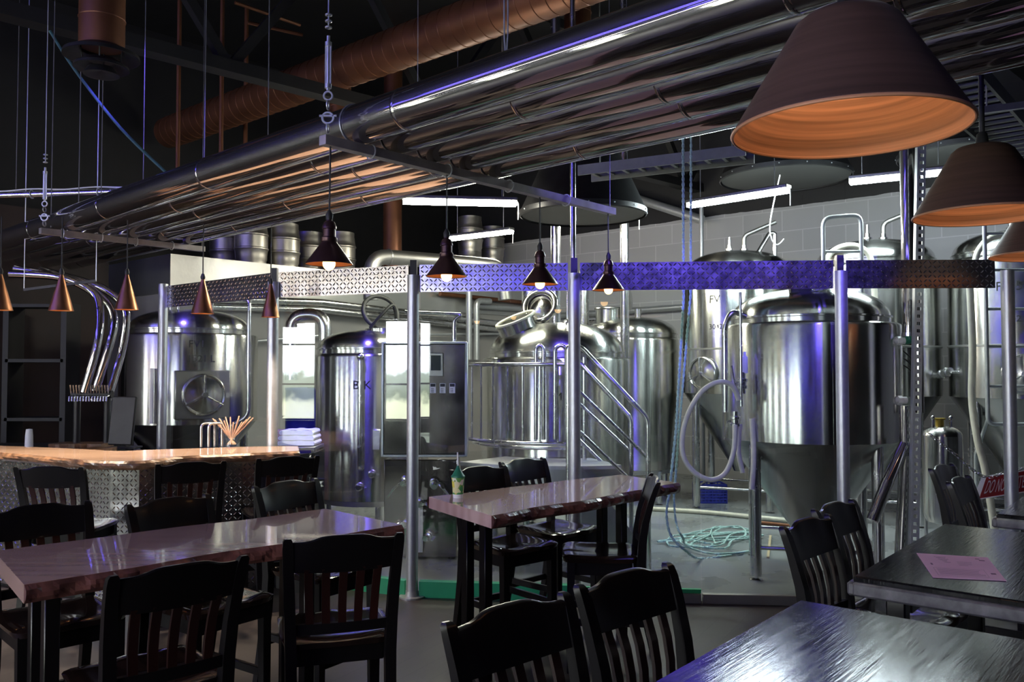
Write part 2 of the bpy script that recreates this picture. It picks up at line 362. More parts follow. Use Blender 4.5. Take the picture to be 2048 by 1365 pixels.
# wall behind the viewer, with its row of daylit windows
WIN = []   # (centre b, width)
def refl(px, pa, pb):
    q = ray(px, 737); q = Vector((q.x, q.y, 0)); d = (pb-pa); n = Vector((-d.y, d.x, 0)).normalized()
    t = (pa.dot(n))/q.dot(n); hit = q*t; r = q-n*2*q.dot(n); s = (-4-hit.dot(A))/r.dot(A); e = hit+r*s
    return e.dot(B)
b0, b1 = refl(552, V[1], V[2]), refl(634, V[1], V[2]); WIN.append(((b0+b1)/2, abs(b0-b1)))
b0, b1 = refl(768, V[1], V[2]), refl(838, V[1], V[2]); WIN.append(((b0+b1)/2, abs(b0-b1)))
print('windows', WIN, [refl(p, V[2], V[3]) for p in (845, 865, 905, 940)])
wb = sorted(WIN)
wb = [w for w in wb]
step = abs(WIN[0][0]-WIN[1][0])
lo = min(w[0] for w in wb); hi = max(w[0] for w in wb); ww = sum(w[1] for w in wb)/2
cents = sorted([lo-2*step, lo-step, lo, hi, hi+step])
cents = sorted([c for c in cents if 2.2 < c < 11.5]+[1.57])
segs = []; cur = -7.1
WZ0, WZ1 = .78, 2.56
mw = M()
WW = lambda c: 1.46 if abs(c-1.57) < .01 else ww
for c in cents:
    ww_ = WW(c)
    mw.box((0, (cur+c-ww_/2)/2, CEIL/2), (.2, c-ww_/2-cur, CEIL)); mw.box((0, c, WZ0/2), (.2, ww_, WZ0)); mw.box((0, c, (WZ1+CEIL)/2), (.2, ww_, CEIL-WZ1)); cur = c+ww_/2
mw.box((0, (cur+12.1)/2, CEIL/2), (.2, 12.1-cur, CEIL))
rot_struct('wall_back', mw, MT['black'], loc=AB(-4.1, 0))
ww0 = ww; WW = lambda c: 1.46 if abs(c-1.57) < .01 else ww0
for k, c in enumerate(cents):
    ww = WW(c)
    w = rot_struct('window_%d' % (k+1), M().box((0, 0, (WZ0+WZ1)/2), (.02, ww, WZ1-WZ0)), MT['view'], loc=AB(-4.1, c))
    f = M()
    for y in (-ww/2+.02, ww/2-.02): f.box((.05, y, (WZ0+WZ1)/2), (.05, .04, WZ1-WZ0))
    for z in (WZ0+.02, 1.42, 2.12, WZ1-.02): f.box((.05, 0, z), (.04, ww-.08, .03))
    fo = f.build('window_frame', MT['blacksteel'], w, sharp=None)
# the walk-in cooler: grey panel face with a bright embossed fascia on top
rot_struct('wall_cooler', M().box((8.43, 10.9, 1.3), (7.14, 2.38, 2.6)), MT['greywall'])
fz = M(); NX = 40
for i in range(NX):
    pass
rot_struct('trim_1', M().box((8.42, 10.9, 2.83), (7.16, 2.42, .46)), MT['embossed'])
# dark partition wing behind the bar
rot_struct('wall_bar', M().box((1.6, 10.4, 1.75), (5.6, .12, 3.5)), mat('dark_red_brown_wall', (.018, .008, .006), 0, .6, var=(2, .5)))

# ------------------------------------------------------------------ glass enclosure
def tread_plate(L, H, pitch=.0335, h=.0045, th=.006):
    """plate in the local XZ plane (x 0..L, z 0..H) facing -Y, with raised diamond lugs"""
    m = M().box((L/2, th/2, H/2), (L, th, H))
    nx, nz = int(L/pitch), int(H/pitch); ox, oz = (L-(nx-1)*pitch)/2, (H-(nz-1)*pitch)/2
    a, b = pitch*.50, pitch*.17
    for i in range(nx):
        for j in range(nz):
            s = 1 if (i+j) % 2 else -1; c, sn = math.cos(R(45)), math.sin(R(45))*s; x, z = ox+i*pitch, oz+j*pitch
            P = [(-a, 0, 0), (-a*.5, -b*.85, 0), (a*.5, -b*.85, 0), (a, 0, 0), (a*.5, b*.85, 0), (-a*.5, b*.85, 0), (-a*.5, 0, h), (a*.5, 0, h)]
            vs = [(x+p[0]*c-p[1]*sn, -p[2], z+p[0]*sn+p[1]*c) for p in P]
            m.add(vs, [(0, 1, 6), (1, 2, 7, 6), (2, 3, 7), (3, 4, 7), (4, 5, 6, 7), (5, 0, 6)])
    return m
def place_xz(m, p, q, z):
    """local XZ plane -> the vertical plane through p and q, front facing the room"""
    d = (q-p); ang = math.atan2(d.y, d.x); mt4 = Matrix.Translation(Vector((p.x, p.y, z)))@Matrix.Rotation(ang, 4, 'Z')
    m.v = [tuple(mt4@Vector(v)) for v in m.v]; return m
hl = ['dull tread plate header panel above the tank marked FV1', 'bright tread plate header panel behind the first round-bulb pendant', 'tread plate header panel behind the second and third round-bulb pendants, blue at one end',
      'longest header panel of tread plate, washed blue, behind the fourth pendant', 'dark blue tread plate header panel over the chained entrance']
pl = ['glass panel', 'glass panel in front of the kettle marked BK', 'glass panel in front of the curved platform rail', 'glass', '']
for i in range(5):
    p, q = V[i], V[i+1]; d = (q-p).normalized(); n = Vector((d.y, -d.x, 0)); L = (q-p).length
    g0, g1 = .045, .045
    if i == 4: g1 = .075
    a = p+d*g0; b = q-d*g1; LL = (b-a).length
    m = place_xz(tread_plate(LL, .205), a, b, 2.275)
    o = m.build('header_panel', MT['plate'], sharp=75, loc=a+Vector((0, 0, 2.275))); tag(o, hl[i], 'header panel', 'tread plate header panels')
    if i == 4: continue
    a = p+d*.05; b = q-d*.05; LL = (b-a).length
    cuts = {0: [0, .5, 1], 1: [0, 1], 2: [0, 1], 3: [0, .477, 1]}[i]
    gl = {0: ['glass panel in front of the left half of tank FV1', 'glass panel in front of the FV1 manway door'], 1: [pl[1]], 2: [pl[2]],
          3: ['glass panel in front of the ropes and stair rail', 'glass panel in front of the cone-bottomed tank']}[i]
    for k in range(len(cuts)-1):
        s = a+d*(LL*cuts[k]+.004); e = a+d*(LL*cuts[k+1]-.004); l = (e-s).length
        t = thing('glass_panel', gl[k]+', set in a floor channel', 'glass panel', s, math.atan2(d.y, d.x), 'glass enclosure panels')
        M().box((l/2, .012, 1.17), (l, .008, 2.2)).build('pane', MT['glass'], t, sharp=None)
        M().box((l/2, .012, .036), (l, .05, .072), bev=.004).build('floor_channel', MT['steel_matte'], t)
        if i in (1, 2) or (i == 3 and k == 0):
            M().box((l/2, .006, .058), (l, .066, .116)).build('edge_strip', MT['green'], t, sharp=None) if i < 3 else M().box((l/2, .010, .088), (l, .03, .028)).build('edge_strip', MT['green'], t, sharp=None)
names = ['at the left end of the glass, beside the FV1 lettering', 'behind the bar top, beside the straws', 'with a flanged foot, between both pink tables', 'in front of the stair rail', 'in front of the cone-bottomed tank', 'beside the hanging DO NOT ENTER sign']
for i, v in enumerate(V):
    t = thing('steel_post', 'galvanised round post '+names[i], 'post', v+Vector((0, -.02, 0)), 0, 'glass enclosure posts')
    top = 2.50 if i == 0 else 2.40
    M().lathe([(.0445, .0), (.0445, top), (.036, top), (.036, top-.05)], 24).build('tube', MT['galv'], t)
    M().lathe([(.001, .0), (.095, .0), (.095, .012), (.05, .014), (.048, .05), (.0445, .05)], 20).build('foot_flange', MT['galv'], t)
    if i in (1, 2, 3, 4): M().box((0, .03, top+.05), (.05, .05, .13)).build('header_bracket', MT['blacksteel'] if i < 4 else MT['tubesteel'], t)

# ------------------------------------------------------------------ bar
BZ = 1.08
front = [Vector((-6.7, 7.55, BZ)), Z(-260, 893, BZ), Z(-60, 901, BZ), Z(60, 910, BZ), Z(165, 920, BZ), Z(250, 923, BZ), Z(300, 921, BZ), Z(350, 914, BZ), Z(450, 909, BZ), Z(545, 905, BZ), Z(598, 902, BZ)]
back = [Z(596, 893, BZ), Z(545, 893, BZ), Z(470, 894.5, BZ), Z(400, 897, BZ), Z(300, 900, BZ), Z(235, 902.5, BZ), Z(150, 898, BZ), Z(0, 892, BZ), Z(-120, 889, BZ), Z(-260, 884, BZ), Vector((-6.5, 8.0, BZ))]
def slab_thing(name, label, cat, outline, nfront, z1, th, mt, edge, group=None, jitter=.012, rough=True):
    """live-edge slab: outline points, the first nfront of them a bark edge"""
    c = sum(outline, Vector())/len(outline); t = thing(name, label, cat, (c.x, c.y, 0), 0, group)
    rnd = random.Random(len(label)); P = [Vector((p.x-c.x, p.y-c.y, 0)) for p in outline]
    m = M(); n = len(P); ins = []
    for i, p in enumerate(P):
        ins.append(p*.985 if False else p)
    top = [(p.x, p.y, z1) for p in ins]; bot = [(p.x, p.y, z1-th) for p in ins]
    m.v = top+bot; m.f = [tuple(range(n)), tuple(reversed(range(n, 2*n)))]
    for i in range(n): m.f.append((i, n+i, n+(i+1) % n, (i+1) % n))
    # orientation
    area = sum(P[i].x*P[(i+1) % n].y-P[(i+1) % n].x*P[i].y for i in range(n))
    if area < 0: m.f = [tuple(reversed(f)) for f in m.f]
    return t, m, P
def bark(P, z1, th, seed, out=.03, rows=5):
    rnd = random.Random(seed); m = M(); path = spline(P, 10); n = len(path); vs = []
    for i, p in enumerate(path):
        a = path[max(i-1, 0)]; b = path[min(i+1, n-1)]; d = (b-a).normalized(); nn = Vector((d.y, -d.x, 0))
        for k in range(rows):
            f = k/(rows-1); bulge = math.sin(math.pi*min(1, f*.8+.1))*out*(.8+.3*math.sin(i*.37+seed)+.2*math.sin(i*.91+k)+rnd.uniform(-.12, .12))
            if k in (0, rows-1): bulge = 0
            vs.append(p+nn*(bulge+.003)+Vector((0, 0, z1-th*f-(.0008 if k == 0 else 0))))
    fs = [(i*rows+k, i*rows+k+1, (i+1)*rows+k+1, (i+1)*rows+k) for i in range(n-1) for k in range(rows-1)]
    return m.add(vs, fs)
out = spline(front, 6)+spline(back, 6)
t, m, P = slab_thing('bar_counter', 'long bent bar counter with pale live-edge wood top on tread plate front', 'bar counter', out, 0, BZ, .055, MT['barslab'], None)
bar = t; m.build('counter_top', MT['barslab'], t, sharp=30)
cb = Vector(t.location)
bark([p-Vector((cb.x, cb.y, p.z)) for p in front], BZ, .06, 3, .025).build('bark_edge', MT['barkbar'], t, sharp=None)
fl = [Vector((p.x, p.y, 0)) for p in (front[0], front[4], front[6], front[7], front[8], front[10])]
ctr = Vector((cb.x, cb.y, 0))
fl = [p+Vector((0, .41, 0)) for p in fl]; fl[2] += Vector((-.25, 0, 0)); fl[3] += Vector((-.05, .02, 0))
body = M()
for i in range(len(fl)-1):
    pm = place_xz(tread_plate((fl[i+1]-fl[i]).length, 1.0), fl[i], fl[i+1], .02); body.add(pm.v, pm.f)
body.move(-ctr); body.build('tread_plate_front', MT['plate'], t, sharp=75)
bl = [Vector((p.x, p.y, 0)) for p in (back[0], back[3], back[5], back[10])]
core = fl+[p+Vector((0, -.1, 0)) for p in bl]
core[0:len(fl)] = [p+Vector((0, .02, 0)) for p in fl]
M().prism([(p.x-cb.x, p.y-cb.y) for p in core], .0, 1.02).build('carcass', MT['blacksteel'], t, sharp=None)
M().box((fl[-1].x-cb.x+.01, fl[-1].y-cb.y+.2, .52), (.02, .36, 1.0)).build('end_panel', MT['blacksteel'], t, sharp=None)

# ------------------------------------------------------------------ tables
def square_legs(t, pts, z, w=.055):
    for p in pts: M().box((p[0], p[1], z/2), (w, w, z), rz=R(42), bev=.004).build('leg', MT['chair'], t)
TZ = .95
def live_table(label, corners, seed, amp, group):
    """corners: far-left, near-left, near-right, far-right (world)"""
    fl_, nl, nr, fr = corners; rnd = random.Random(seed)
    def wavy(p, q, n, s):
        d = (q-p); nn = Vector((d.y, -d.x, 0)).normalized(); o = []
        for i in range(n+1):
            f = i/n; a = 0 if i in (0, n) else amp*(math.sin(f*7+s)+.7*math.sin(f*15+s*2))*min(1, 4*f, 4*(1-f))
            o.append(p+d*f+nn*a)
        return o
    near = wavy(nl, nr, 10, seed); far = wavy(fr, fl_, 10, seed+1.3)
    outl = spline(near, 4)+spline(far, 4)
    t, m, P = slab_thing('live_edge_table', label, 'table', outl, 0, TZ, .066, None, None, group)
    m.build('slab_top', MT['slab'], t, sharp=30); c = Vector((t.location.x, t.location.y, 0))
    loc = lambda p: Vector((p.x, p.y, 0))-c
    bark([loc(p) for p in near], TZ, .066, seed, .022).build('bark_edge', MT['bark'], t, sharp=None)
    bark([loc(p) for p in far], TZ, .066, seed+5, .022).build('bark_edge', MT['bark'], t, sharp=None)
    mid = (nl+nr+fl_+fr)/4; u = ((nr-nl)+(fr-fl_))/2; v = ((fl_-nl)+(fr-nr))/2
    pts = [loc(mid+u*a+v*b) for a in (-.42, .27) for b in (-.15, .15)]
    square_legs(t, pts, TZ-.066)
    M().box(loc(mid-u*.07)+Vector((0, 0, TZ-.10)), (u.length*.66, .05, .06), rz=math.atan2(u.y, u.x)).build('apron_rail', MT['chair'], t)
    for a in (-.42, .27):
        M().bar(loc(mid+u*a-v*.15)+Vector((0, 0, .18)), loc(mid+u*a+v*.15)+Vector((0, 0, .18)), .04, .05).build('stretcher', MT['chair'], t)
    return t
live_table('long pink live-edge slab table nearest the bar, bare top', [Z(-12, 1103, TZ), Z(48, 1170, TZ), Z(803, 1050, TZ), Z(652, 1018, TZ)], 2, .014, 'live-edge slab tables')
live_table('pink live-edge slab table with a paper cup standing on it', [Z(858, 994, TZ), Z(983, 1032, TZ), Z(1357, 966, TZ), Z(1240, 950, TZ)], 4, .018, 'live-edge slab tables')

def dark_table(label, corner, la, lb):
    """corner: the corner nearest the bar side; top runs la along A and lb along -B"""
    t = thing('pub_table', label, 'table', (corner.x, corner.y, 0), R(39.6)-R(90)+R(90), 'black wooden pub tables')
    t.rotation_euler = (0, 0, R(90)-R(39.6)); # local X along A, local -Y to the right
    M().box((la/2, -lb/2, TZ-.018), (la, lb, .036), bev=.006).build('tabletop', MT['darktable'], t)
    e = M()
    for c, s in (((la/2, .004, TZ-.045), (la+.03, .03, .05)), ((la/2, -lb-.004, TZ-.045), (la+.03, .03, .05)), ((-.004, -lb/2, TZ-.045), (.03, lb, .05)), ((la+.004, -lb/2, TZ-.045), (.03, lb, .05))): e.box(c, s, bev=.008)
    e.build('edge_moulding', MT['tableedge'], t)
    for x in (.045, la-.045):
        for y in (-.14, -lb+.14): M().box((x, y, (TZ-.05)/2), (.065, .065, TZ-.05), bev=.005).build('leg', MT['chair'], t)
    for y in (-.14, -lb+.14): M().box((la/2, y, TZ-.10), (la-.34, .03, .09)).build('apron', MT['chair'], t)
    return t
dt1c = Z(1600, 1200, TZ); Ad = Vector((math.sin(R(39.6)), math.cos(R(39.6)), 0))
dark_table('black grained pub table nearest the camera, empty glossy top', dt1c-Ad*1.32, 1.32, .95)
dark_table('black grained pub table with the pink sheet of paper', Z(1706, 1152, TZ), 1.34, .95)
dark_table('black pub table farthest back, behind the one with the paper', Z(1992, 1028, TZ), 1.3, .95)

# ------------------------------------------------------------------ chairs
CH = 1.08
def make_chair():
    t = thing('counter_stool', 'x', 'chair', group='black slat-back counter stools')
    # seat: saddle-scooped board
    m = M(); nx, ny = 14, 12; top = []; w = .225
    for j in range(ny+1):
        for i in range(nx+1):
            u, v = i/nx*2-1, j/ny*2-1
            sx = w*u*(1-.05*(v < 0)*v*v) ; y = .225+.215*v
            r = min(1.0, max(abs(u), abs(v)))
            dish = -.014*max(0, 1-(u*u+v*v*.8))+.010*math.exp(-(u*u)/.03)*max(0, v)
            edge = -.012*max(0, (r-.86)/.14)**2
            if abs(u) > .8 and abs(v) > .8:
                k = .93; sx *= k+.07*(1-((abs(u)-.8)*(abs(v)-.8)*25)); y = .225+(y-.225)*(k+.07*(1-((abs(u)-.8)*(abs(v)-.8)*25)))
            top.append((sx, y, .652+dish+edge))
    n1 = len(top); bot = [(x*.96, .225+(y-.225)*.96, .615) for x, y, z in top]
    m.v = top+bot
    g = lambda i, j: j*(nx+1)+i
    for j in range(ny):
        for i in range(nx):
            m.f.append((g(i, j), g(i+1, j), g(i+1, j+1), g(i, j+1))); m.f.append((n1+g(i, j), n1+g(i, j+1), n1+g(i+1, j+1), n1+g(i+1, j)))
    for i in range(nx): m.f.append((g(i, 0), n1+g(i, 0), n1+g(i+1, 0), g(i+1, 0))); m.f.append((g(i, ny), g(i+1, ny), n1+g(i+1, ny), n1+g(i, ny)))
    for j in range(ny): m.f.append((g(0, j), g(0, j+1), n1+g(0, j+1), n1+g(0, j))); m.f.append((g(nx, j), n1+g(nx, j), n1+g(nx, j+1), g(nx, j+1)))
    m.build('seat', MT['seat'], t, sharp=55)
    a = M().box((0, .40, .58), (.34, .024, .075)); a.box((0, .06, .58), (.34, .024, .075))
    for s in (-1, 1): a.box((s*.178, .23, .58), (.024, .34, .075))
    a.build('apron', MT['chair'], t, sharp=None)
    def post(path, ws):
        m = M(); P = [Vector(p) for p in path]; vs = []
        for p, (wx, wy) in zip(P, ws):
            for sx, sy in ((-1, -1), (1, -1), (1, 1), (-1, 1)): vs.append((p.x+sx*wx/2, p.y+sy*wy/2, p.z))
        n = len(P); fs = [(3, 2, 1, 0), tuple((n-1)*4+k for k in range(4))]
        for i in range(n-1):
            for k in range(4): fs.append((i*4+k, i*4+(k+1) % 4, (i+1)*4+(k+1) % 4, (i+1)*4+k))
        return m.add(vs, fs)
    for s in (-1, 1):
        post([(s*.186, .395, 0), (s*.186, .390, .62)], [(.036, .036), (.046, .044)]).build('leg', MT['chair'], t)
        zs = [0, .2, .4, .6, .72, .84, .96, 1.03, 1.056, 1.066]
        ys = [-.095, -.052, -.018, .0, -.006, -.024, -.056, -.080, -.092, -.098]
        xs = [.186, .187, .188, .190, .194, .199, .205, .208, .209, .209]
        ws = [(.034, .036), (.038, .042), (.041, .046), (.043, .048), (.042, .044), (.041, .038), (.040, .032), (.039, .030), (.034, .027), (.022, .018)]
        post([(s*x, y, z) for x, y, z in zip(xs, ys, zs)], ws).build('leg', MT['chair'], t, sharp=50)
    # crest rail with a raised hump, gently bowed in plan
    m = M(); n = 28; th = .022; vs = []
    for i in range(n+1):
        u = i/n*2-1; x = .196*u; hump = .022*(1/(1+math.exp((abs(u)-.55)*13)))
        zt = 1.050+hump; zb = .932-.008*(1-u*u)
        by = -.018*(1-u*u)
        for z, yo in ((zb, -th/2), (zt-.006, -th/2), (zt, -th/4), (zt, th/4), (zt-.006, th/2), (zb, th/2)):
            y = -.056-.30*(z-.96)+by+yo
            vs.append((x, y, z))
    fs = [tuple(reversed(range(6))), tuple(n*6+k for k in range(6))]
    for i in range(n):
        for k in range(6): fs.append((i*6+k, i*6+(k+1) % 6, (i+1)*6+(k+1) % 6, (i+1)*6+k))
    m.add(vs, fs); m.f = [tuple(reversed(f)) for f in m.f]; m.build('crest_rail', MT['chair'], t, sharp=40)
    m = M(); vs = []; n = 12
    for i in range(n+1):
        u = i/n*2-1; x = .176*u; by = -.012*(1-u*u)
        for z, yo in ((.682, -.011), (.722, -.011), (.722, .011), (.682, .011)): vs.append((x, -.006+by+yo, z))
    fs = [(0, 1, 2, 3), tuple(reversed([n*4+k for k in range(4)]))]
    for i in range(n):
        for k in range(4): fs.append((i*4+k, (i+1)*4+k, (i+1)*4+(k+1) % 4, i*4+(k+1) % 4))
    m.add(vs, fs).build('back_rail', MT['chair'], t, sharp=40)
    for k in range(5):
        u = (k-2)/2*.66; x = .184*u; m = M(); vs = []
        for z in (.715, .79, .86, .94):
            by = -.015*(1-u*u); y = -.006+by-(z-.72)**2*1.05
            xx = x*(1+.08*(z-.72)/.22)
            for sx, sy in ((-1, -1), (1, -1), (1, 1), (-1, 1)): vs.append((xx+sx*.0155, y+sy*.0065, z))
        fs = [(3, 2, 1, 0), (12, 13, 14, 15)]+[(i*4+q, i*4+(q+1) % 4, (i+1)*4+(q+1) % 4, (i+1)*4+q) for i in range(3) for q in range(4)]
        m.add(vs, fs).build('slat', MT['slat'], t, sharp=40)
    M().box((0, .392, .20), (.335, .022, .045), bev=.003).build('stretcher', MT['chair'], t)
    M().box((0, -.047, .24), (.335, .022, .04), bev=.003).build('stretcher', MT['chair'], t)
    for s in (-1, 1): M().bar((s*.186, -.045, .28), (s*.186, .39, .28), .022, .04, bev=.003).build('stretcher', MT['chair'], t)
    return t
stool = make_chair(); used = []
def chair(pl, pr, facing, label, z=1.068, rz=None):
    a, b = Z(*pl, z), Z(*pr, z); d = b-a; mid = (a+b)/2; ang = math.atan2(d.y, d.x)
    if facing == 'toward': ang += math.pi
    if rz is not None: ang = rz
    ly = Vector((-math.sin(ang), math.cos(ang), 0)); loc = Vector((mid.x, mid.y, 0))+ly*.094
    if not used: stool.location = loc; stool.rotation_euler = (0, 0, ang); stool['label'] = label; used.append(1); return stool
    return dup(stool, label, loc, ang)
chair((208, 1153), (501, 1108), 'away', 'black slat-back stool backed against the near edge of the pink table by the bar')
chair((568, 1078), (806, 1064), 'away', 'black slat-back stool turned slightly, at the post end of the pink table by the bar')
chair((-68, 1033), (209, 1004), 'toward', 'black slat-back stool cut off by the frame, behind the pink table', z=1.053)
chair((244, 1011), (424, 986), 'toward', 'black slat-back stool across the pink table, in front of the bar bend')
chair((500, 974), (638, 955), 'toward', 'black slat-back stool across the pink table, at its end nearest the kettle')
chair((28, 929), (169, 929), 'away', 'black slat-back stool drawn up squarely to the left run of the bar', z=1.083)
chair((321, 921), (443, 915), 'away', 'black slat-back stool drawn up to the middle of the bar, below the straws', z=1.092)
chair((525, 907), (627, 902), 'away', 'black slat-back stool at the end of the bar beside the glass', z=1.102)
chair((903, 940), (1008, 930), 'toward', 'black slat-back stool behind the paper cup, across the table')
chair((1004, 926), (1084, 917), 'toward', 'black slat-back stool next to the glass, behind the middle of the cup table', z=1.06)
chair((1296, 955), (1322, 955), 'toward', 'black slat-back stool seen from its side, at the rope end', rz=R(86))
chair((886, 1247), (1136, 1182), 'toward', 'black slat-back stool in front, nearest the camera, overlapped by its neighbour')
chair((1140, 1174), (1350, 1121), 'toward', 'black slat-back stool beside the near black table, second from the camera')
chair((1558, 1056), (1663, 1026), 'toward', 'black slat-back stool at the table with the pink sheet, nearer one of the pair')
chair((1617, 1022), (1714, 995), 'toward', 'black slat-back stool at the table with the pink sheet, farther one of the pair')
chair((1869, 935), (1897, 928), 'toward', 'black slat-back stool seen edge-on, by the small pressure tank')
chair((1902, 962), (1931, 951), 'toward', 'black slat-back stool seen edge-on, in front of the DO NOT ENTER sign')
# ------------------------------------------------------------------ tanks
def dome(r0, z0, z1, n=12):
    """knuckle + crown profile from the shoulder to the apex"""
    o = []
    h = z1-z0
    for i in range(n+1):
        a = math.pi/2*i/n; o.append((max(r0*math.cos(a)**.75 if i < n else .0005, .0005), z0+h*math.sin(a)**1.0))
    return o
def letters(t, r, z, dphi, txt, size, name='lettering', phi0=None):
    phi = math.atan2(-t.location.y, -t.location.x) if phi0 is None else phi0
    vs, fs = text_mesh(txt, size)
    out = []
    for p in vs:
        a = phi+dphi+p.x/r; rr = r+.0015+p.z
        out.append((rr*math.cos(a), rr*math.sin(a), z+p.y))
    return M().add(out, fs).build(name, MT['ink'], t, sharp=None)
def tank(name, label, px, Y, r, z0, z1, z2, cone=None, legs=4, leg0=45, neck=.9, ring=True, group=None, cat='tank', bands=()):
    x = W(px, 737, Y).x; t = thing(name, label, cat, (x, Y, 0), 0, group)
    prof = [(r*.985, z0-.004), (r, z0), (r, z1-.03), (r*.99, z1-.008), (r*.965, z1+.004), (r*neck+.004, z1+.010)]
    M().lathe(prof, 96).build('shell', MT['steel'], t)
    d = [(r*neck, z1+.004), (r*neck, z1+.045), (r*neck+.012, z1+.05), (r*neck+.012, z1+.062), (r*neck-.002, z1+.066)]+dome(r*neck-.002, z1+.066, z2)
    M().lathe(d, 96).build('dome', MT['steel'], t)
    for z in bands: M().lathe([(r, z-.012), (r+.006, z-.008), (r+.006, z+.008), (r, z+.012)], 96).build('band', MT['steel_matte'], t)
    zb = z0
    if cone is not None:
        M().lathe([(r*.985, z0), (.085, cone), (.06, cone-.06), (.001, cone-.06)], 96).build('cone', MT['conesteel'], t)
        zl = z0
    else:
        M().lathe([(r*.985, z0), (r*.9, z0-.06), (.001, z0-.10)], 64).build('bottom', MT['steel_matte'], t)
    for k in range(legs):
        a = R(leg0)+2*math.pi*k/legs; c = Vector((r*.90*math.cos(a), r*.90*math.sin(a), 0))
        top = z0+.04 if cone is not None else z0-.02
        lg = M().lathe([(.045, .05), (.045, top)], 20, c).build('leg', MT['tubesteel'], t)
        M().lathe([(.001, .012), (.055, .012), (.055, .022), (.016, .03), (.016, .055), (.001, .055)], 16, c).build('levelling_foot', MT['tubesteel'], lg)
    if legs and cone is not None:
        for k in range(legs):
            a, b = R(leg0)+2*math.pi*k/legs, R(leg0)+2*math.pi*(k+1)/legs
            M().tube([(r*.9*math.cos(a), r*.9*math.sin(a), .27), (r*.9*math.cos(b), r*.9*math.sin(b), .27)], .016, 10).build('stretcher', MT['tubesteel'], t)
    return t
def valve(t, p, d, s=1.0, name='valve'):
    """butterfly valve: ferrules, body and lever along direction d"""
    p, d = Vector(p), Vector(d).normalized(); q = d.to_track_quat('Z', 'Y').to_matrix()
    m = M().lathe([(.001, 0), (.022*s, 0), (.022*s, .03*s), (.034*s, .034*s), (.034*s, .05*s), (.026*s, .055*s), (.026*s, .075*s), (.034*s, .08*s), (.034*s, .096*s), (.022*s, .10*s), (.022*s, .14*s), (.001, .14*s)], 16, p, q)
    o = m.build(name, MT['tubesteel'], t); side = q@Vector((1, 0, 0))
    c = p+d*.065*s
    M().bar(c+side*.02*s, c+side*.05*s+d*.0, .012*s, .012*s).bar(c+side*.05*s, c+side*.07*s+d*.12*s, .018*s, .006*s).build('lever', MT['tubesteel'], o); return o

FV = 'cone-bottomed fermentation tanks'
front_tank = tank('fermenter_tank', 'large cone-bottomed steel tank on legs, in front, right of the coiled rope', 1619, 7.15, .715, 1.12, 2.06, 2.36, cone=.26, leg0=210, group=FV, neck=.89)
t = front_tank
M().box((-.20, -.38, 2.325), (.17, .07, .06), bev=.008).build('hatch_block', MT['blacksteel'], t)
M().tube(round_path([(-.16, -.30, 2.33), (-.12, -.45, 2.315), (.0, -.45, 2.33), (.02, -.35, 2.34)], .04), .008, 8).build('hatch_handle', MT['tubesteel'], t)
for z, L in ((1.915, .10), (1.45, .10)):
    a = Vector((.46, -.50, z)); nz = M().tube([a, a+Vector((.12, .0, 0))], .028, 14).build('outlet_fitting', MT['white'], t)
    M().tube([a+Vector((.05, 0, 0)), a+Vector((.085, 0, 0))], .036, 6).build('hex_nut', MT['white'], nz)
M().tube(round_path([(.57, -.50, 1.915), (.61, -.50, 1.915), (.61, -.50, 1.96)], .03), .030, 12).build('elbow', MT['greenpvc'], t)
# left side sampling valve tree
vx = -.78
M().tube(round_path([(-.62, -.3, 2.12), (-.74, -.36, 2.16), (-.80, -.36, 2.05), (-.80, -.36, 1.35)], .06), .022, 12).build('side_pipe', MT['tubesteel'], t)
M().tube([(-.70, -.46, 2.3), (-.70, -.46, 1.40)], .012, 10).build('sight_tube', MT['tubesteel'], t)
valve(t, (-.74, -.42, 1.36), (0, 0, -1), 1.2); valve(t, (-.68, -.42, 1.50), (0, 0, 1), 1.2)
M().lathe([(.001, 0), (.025, 0), (.025, .13), (.012, .14), (.012, .17), (.001, .17)], 14, (-.66, -.42, 1.66)).build('relief_valve', MT['white'], t)
M().tube(spline([(-.70, -.42, 1.26), (-.72, -.44, 1.05), (-.69, -.45, .88)], 6), .02, 10).build('drain_hose', MT['hose'], t)
M().tube(spline([(-.60, -.40, 1.30), (-.60, -.44, 1.0), (-.62, -.45, .75)], 6), .022, 10).build('drain_hose', MT['hose'], t)
for k in range(3): M().tube(spline([(.69, -.16, 1.86-.06*k), (.76, -.2, 1.78-.05*k), (.80, -.2, 1.66-.04*k)], 4), .006, 6).build('cable', MT['rubber'], t)

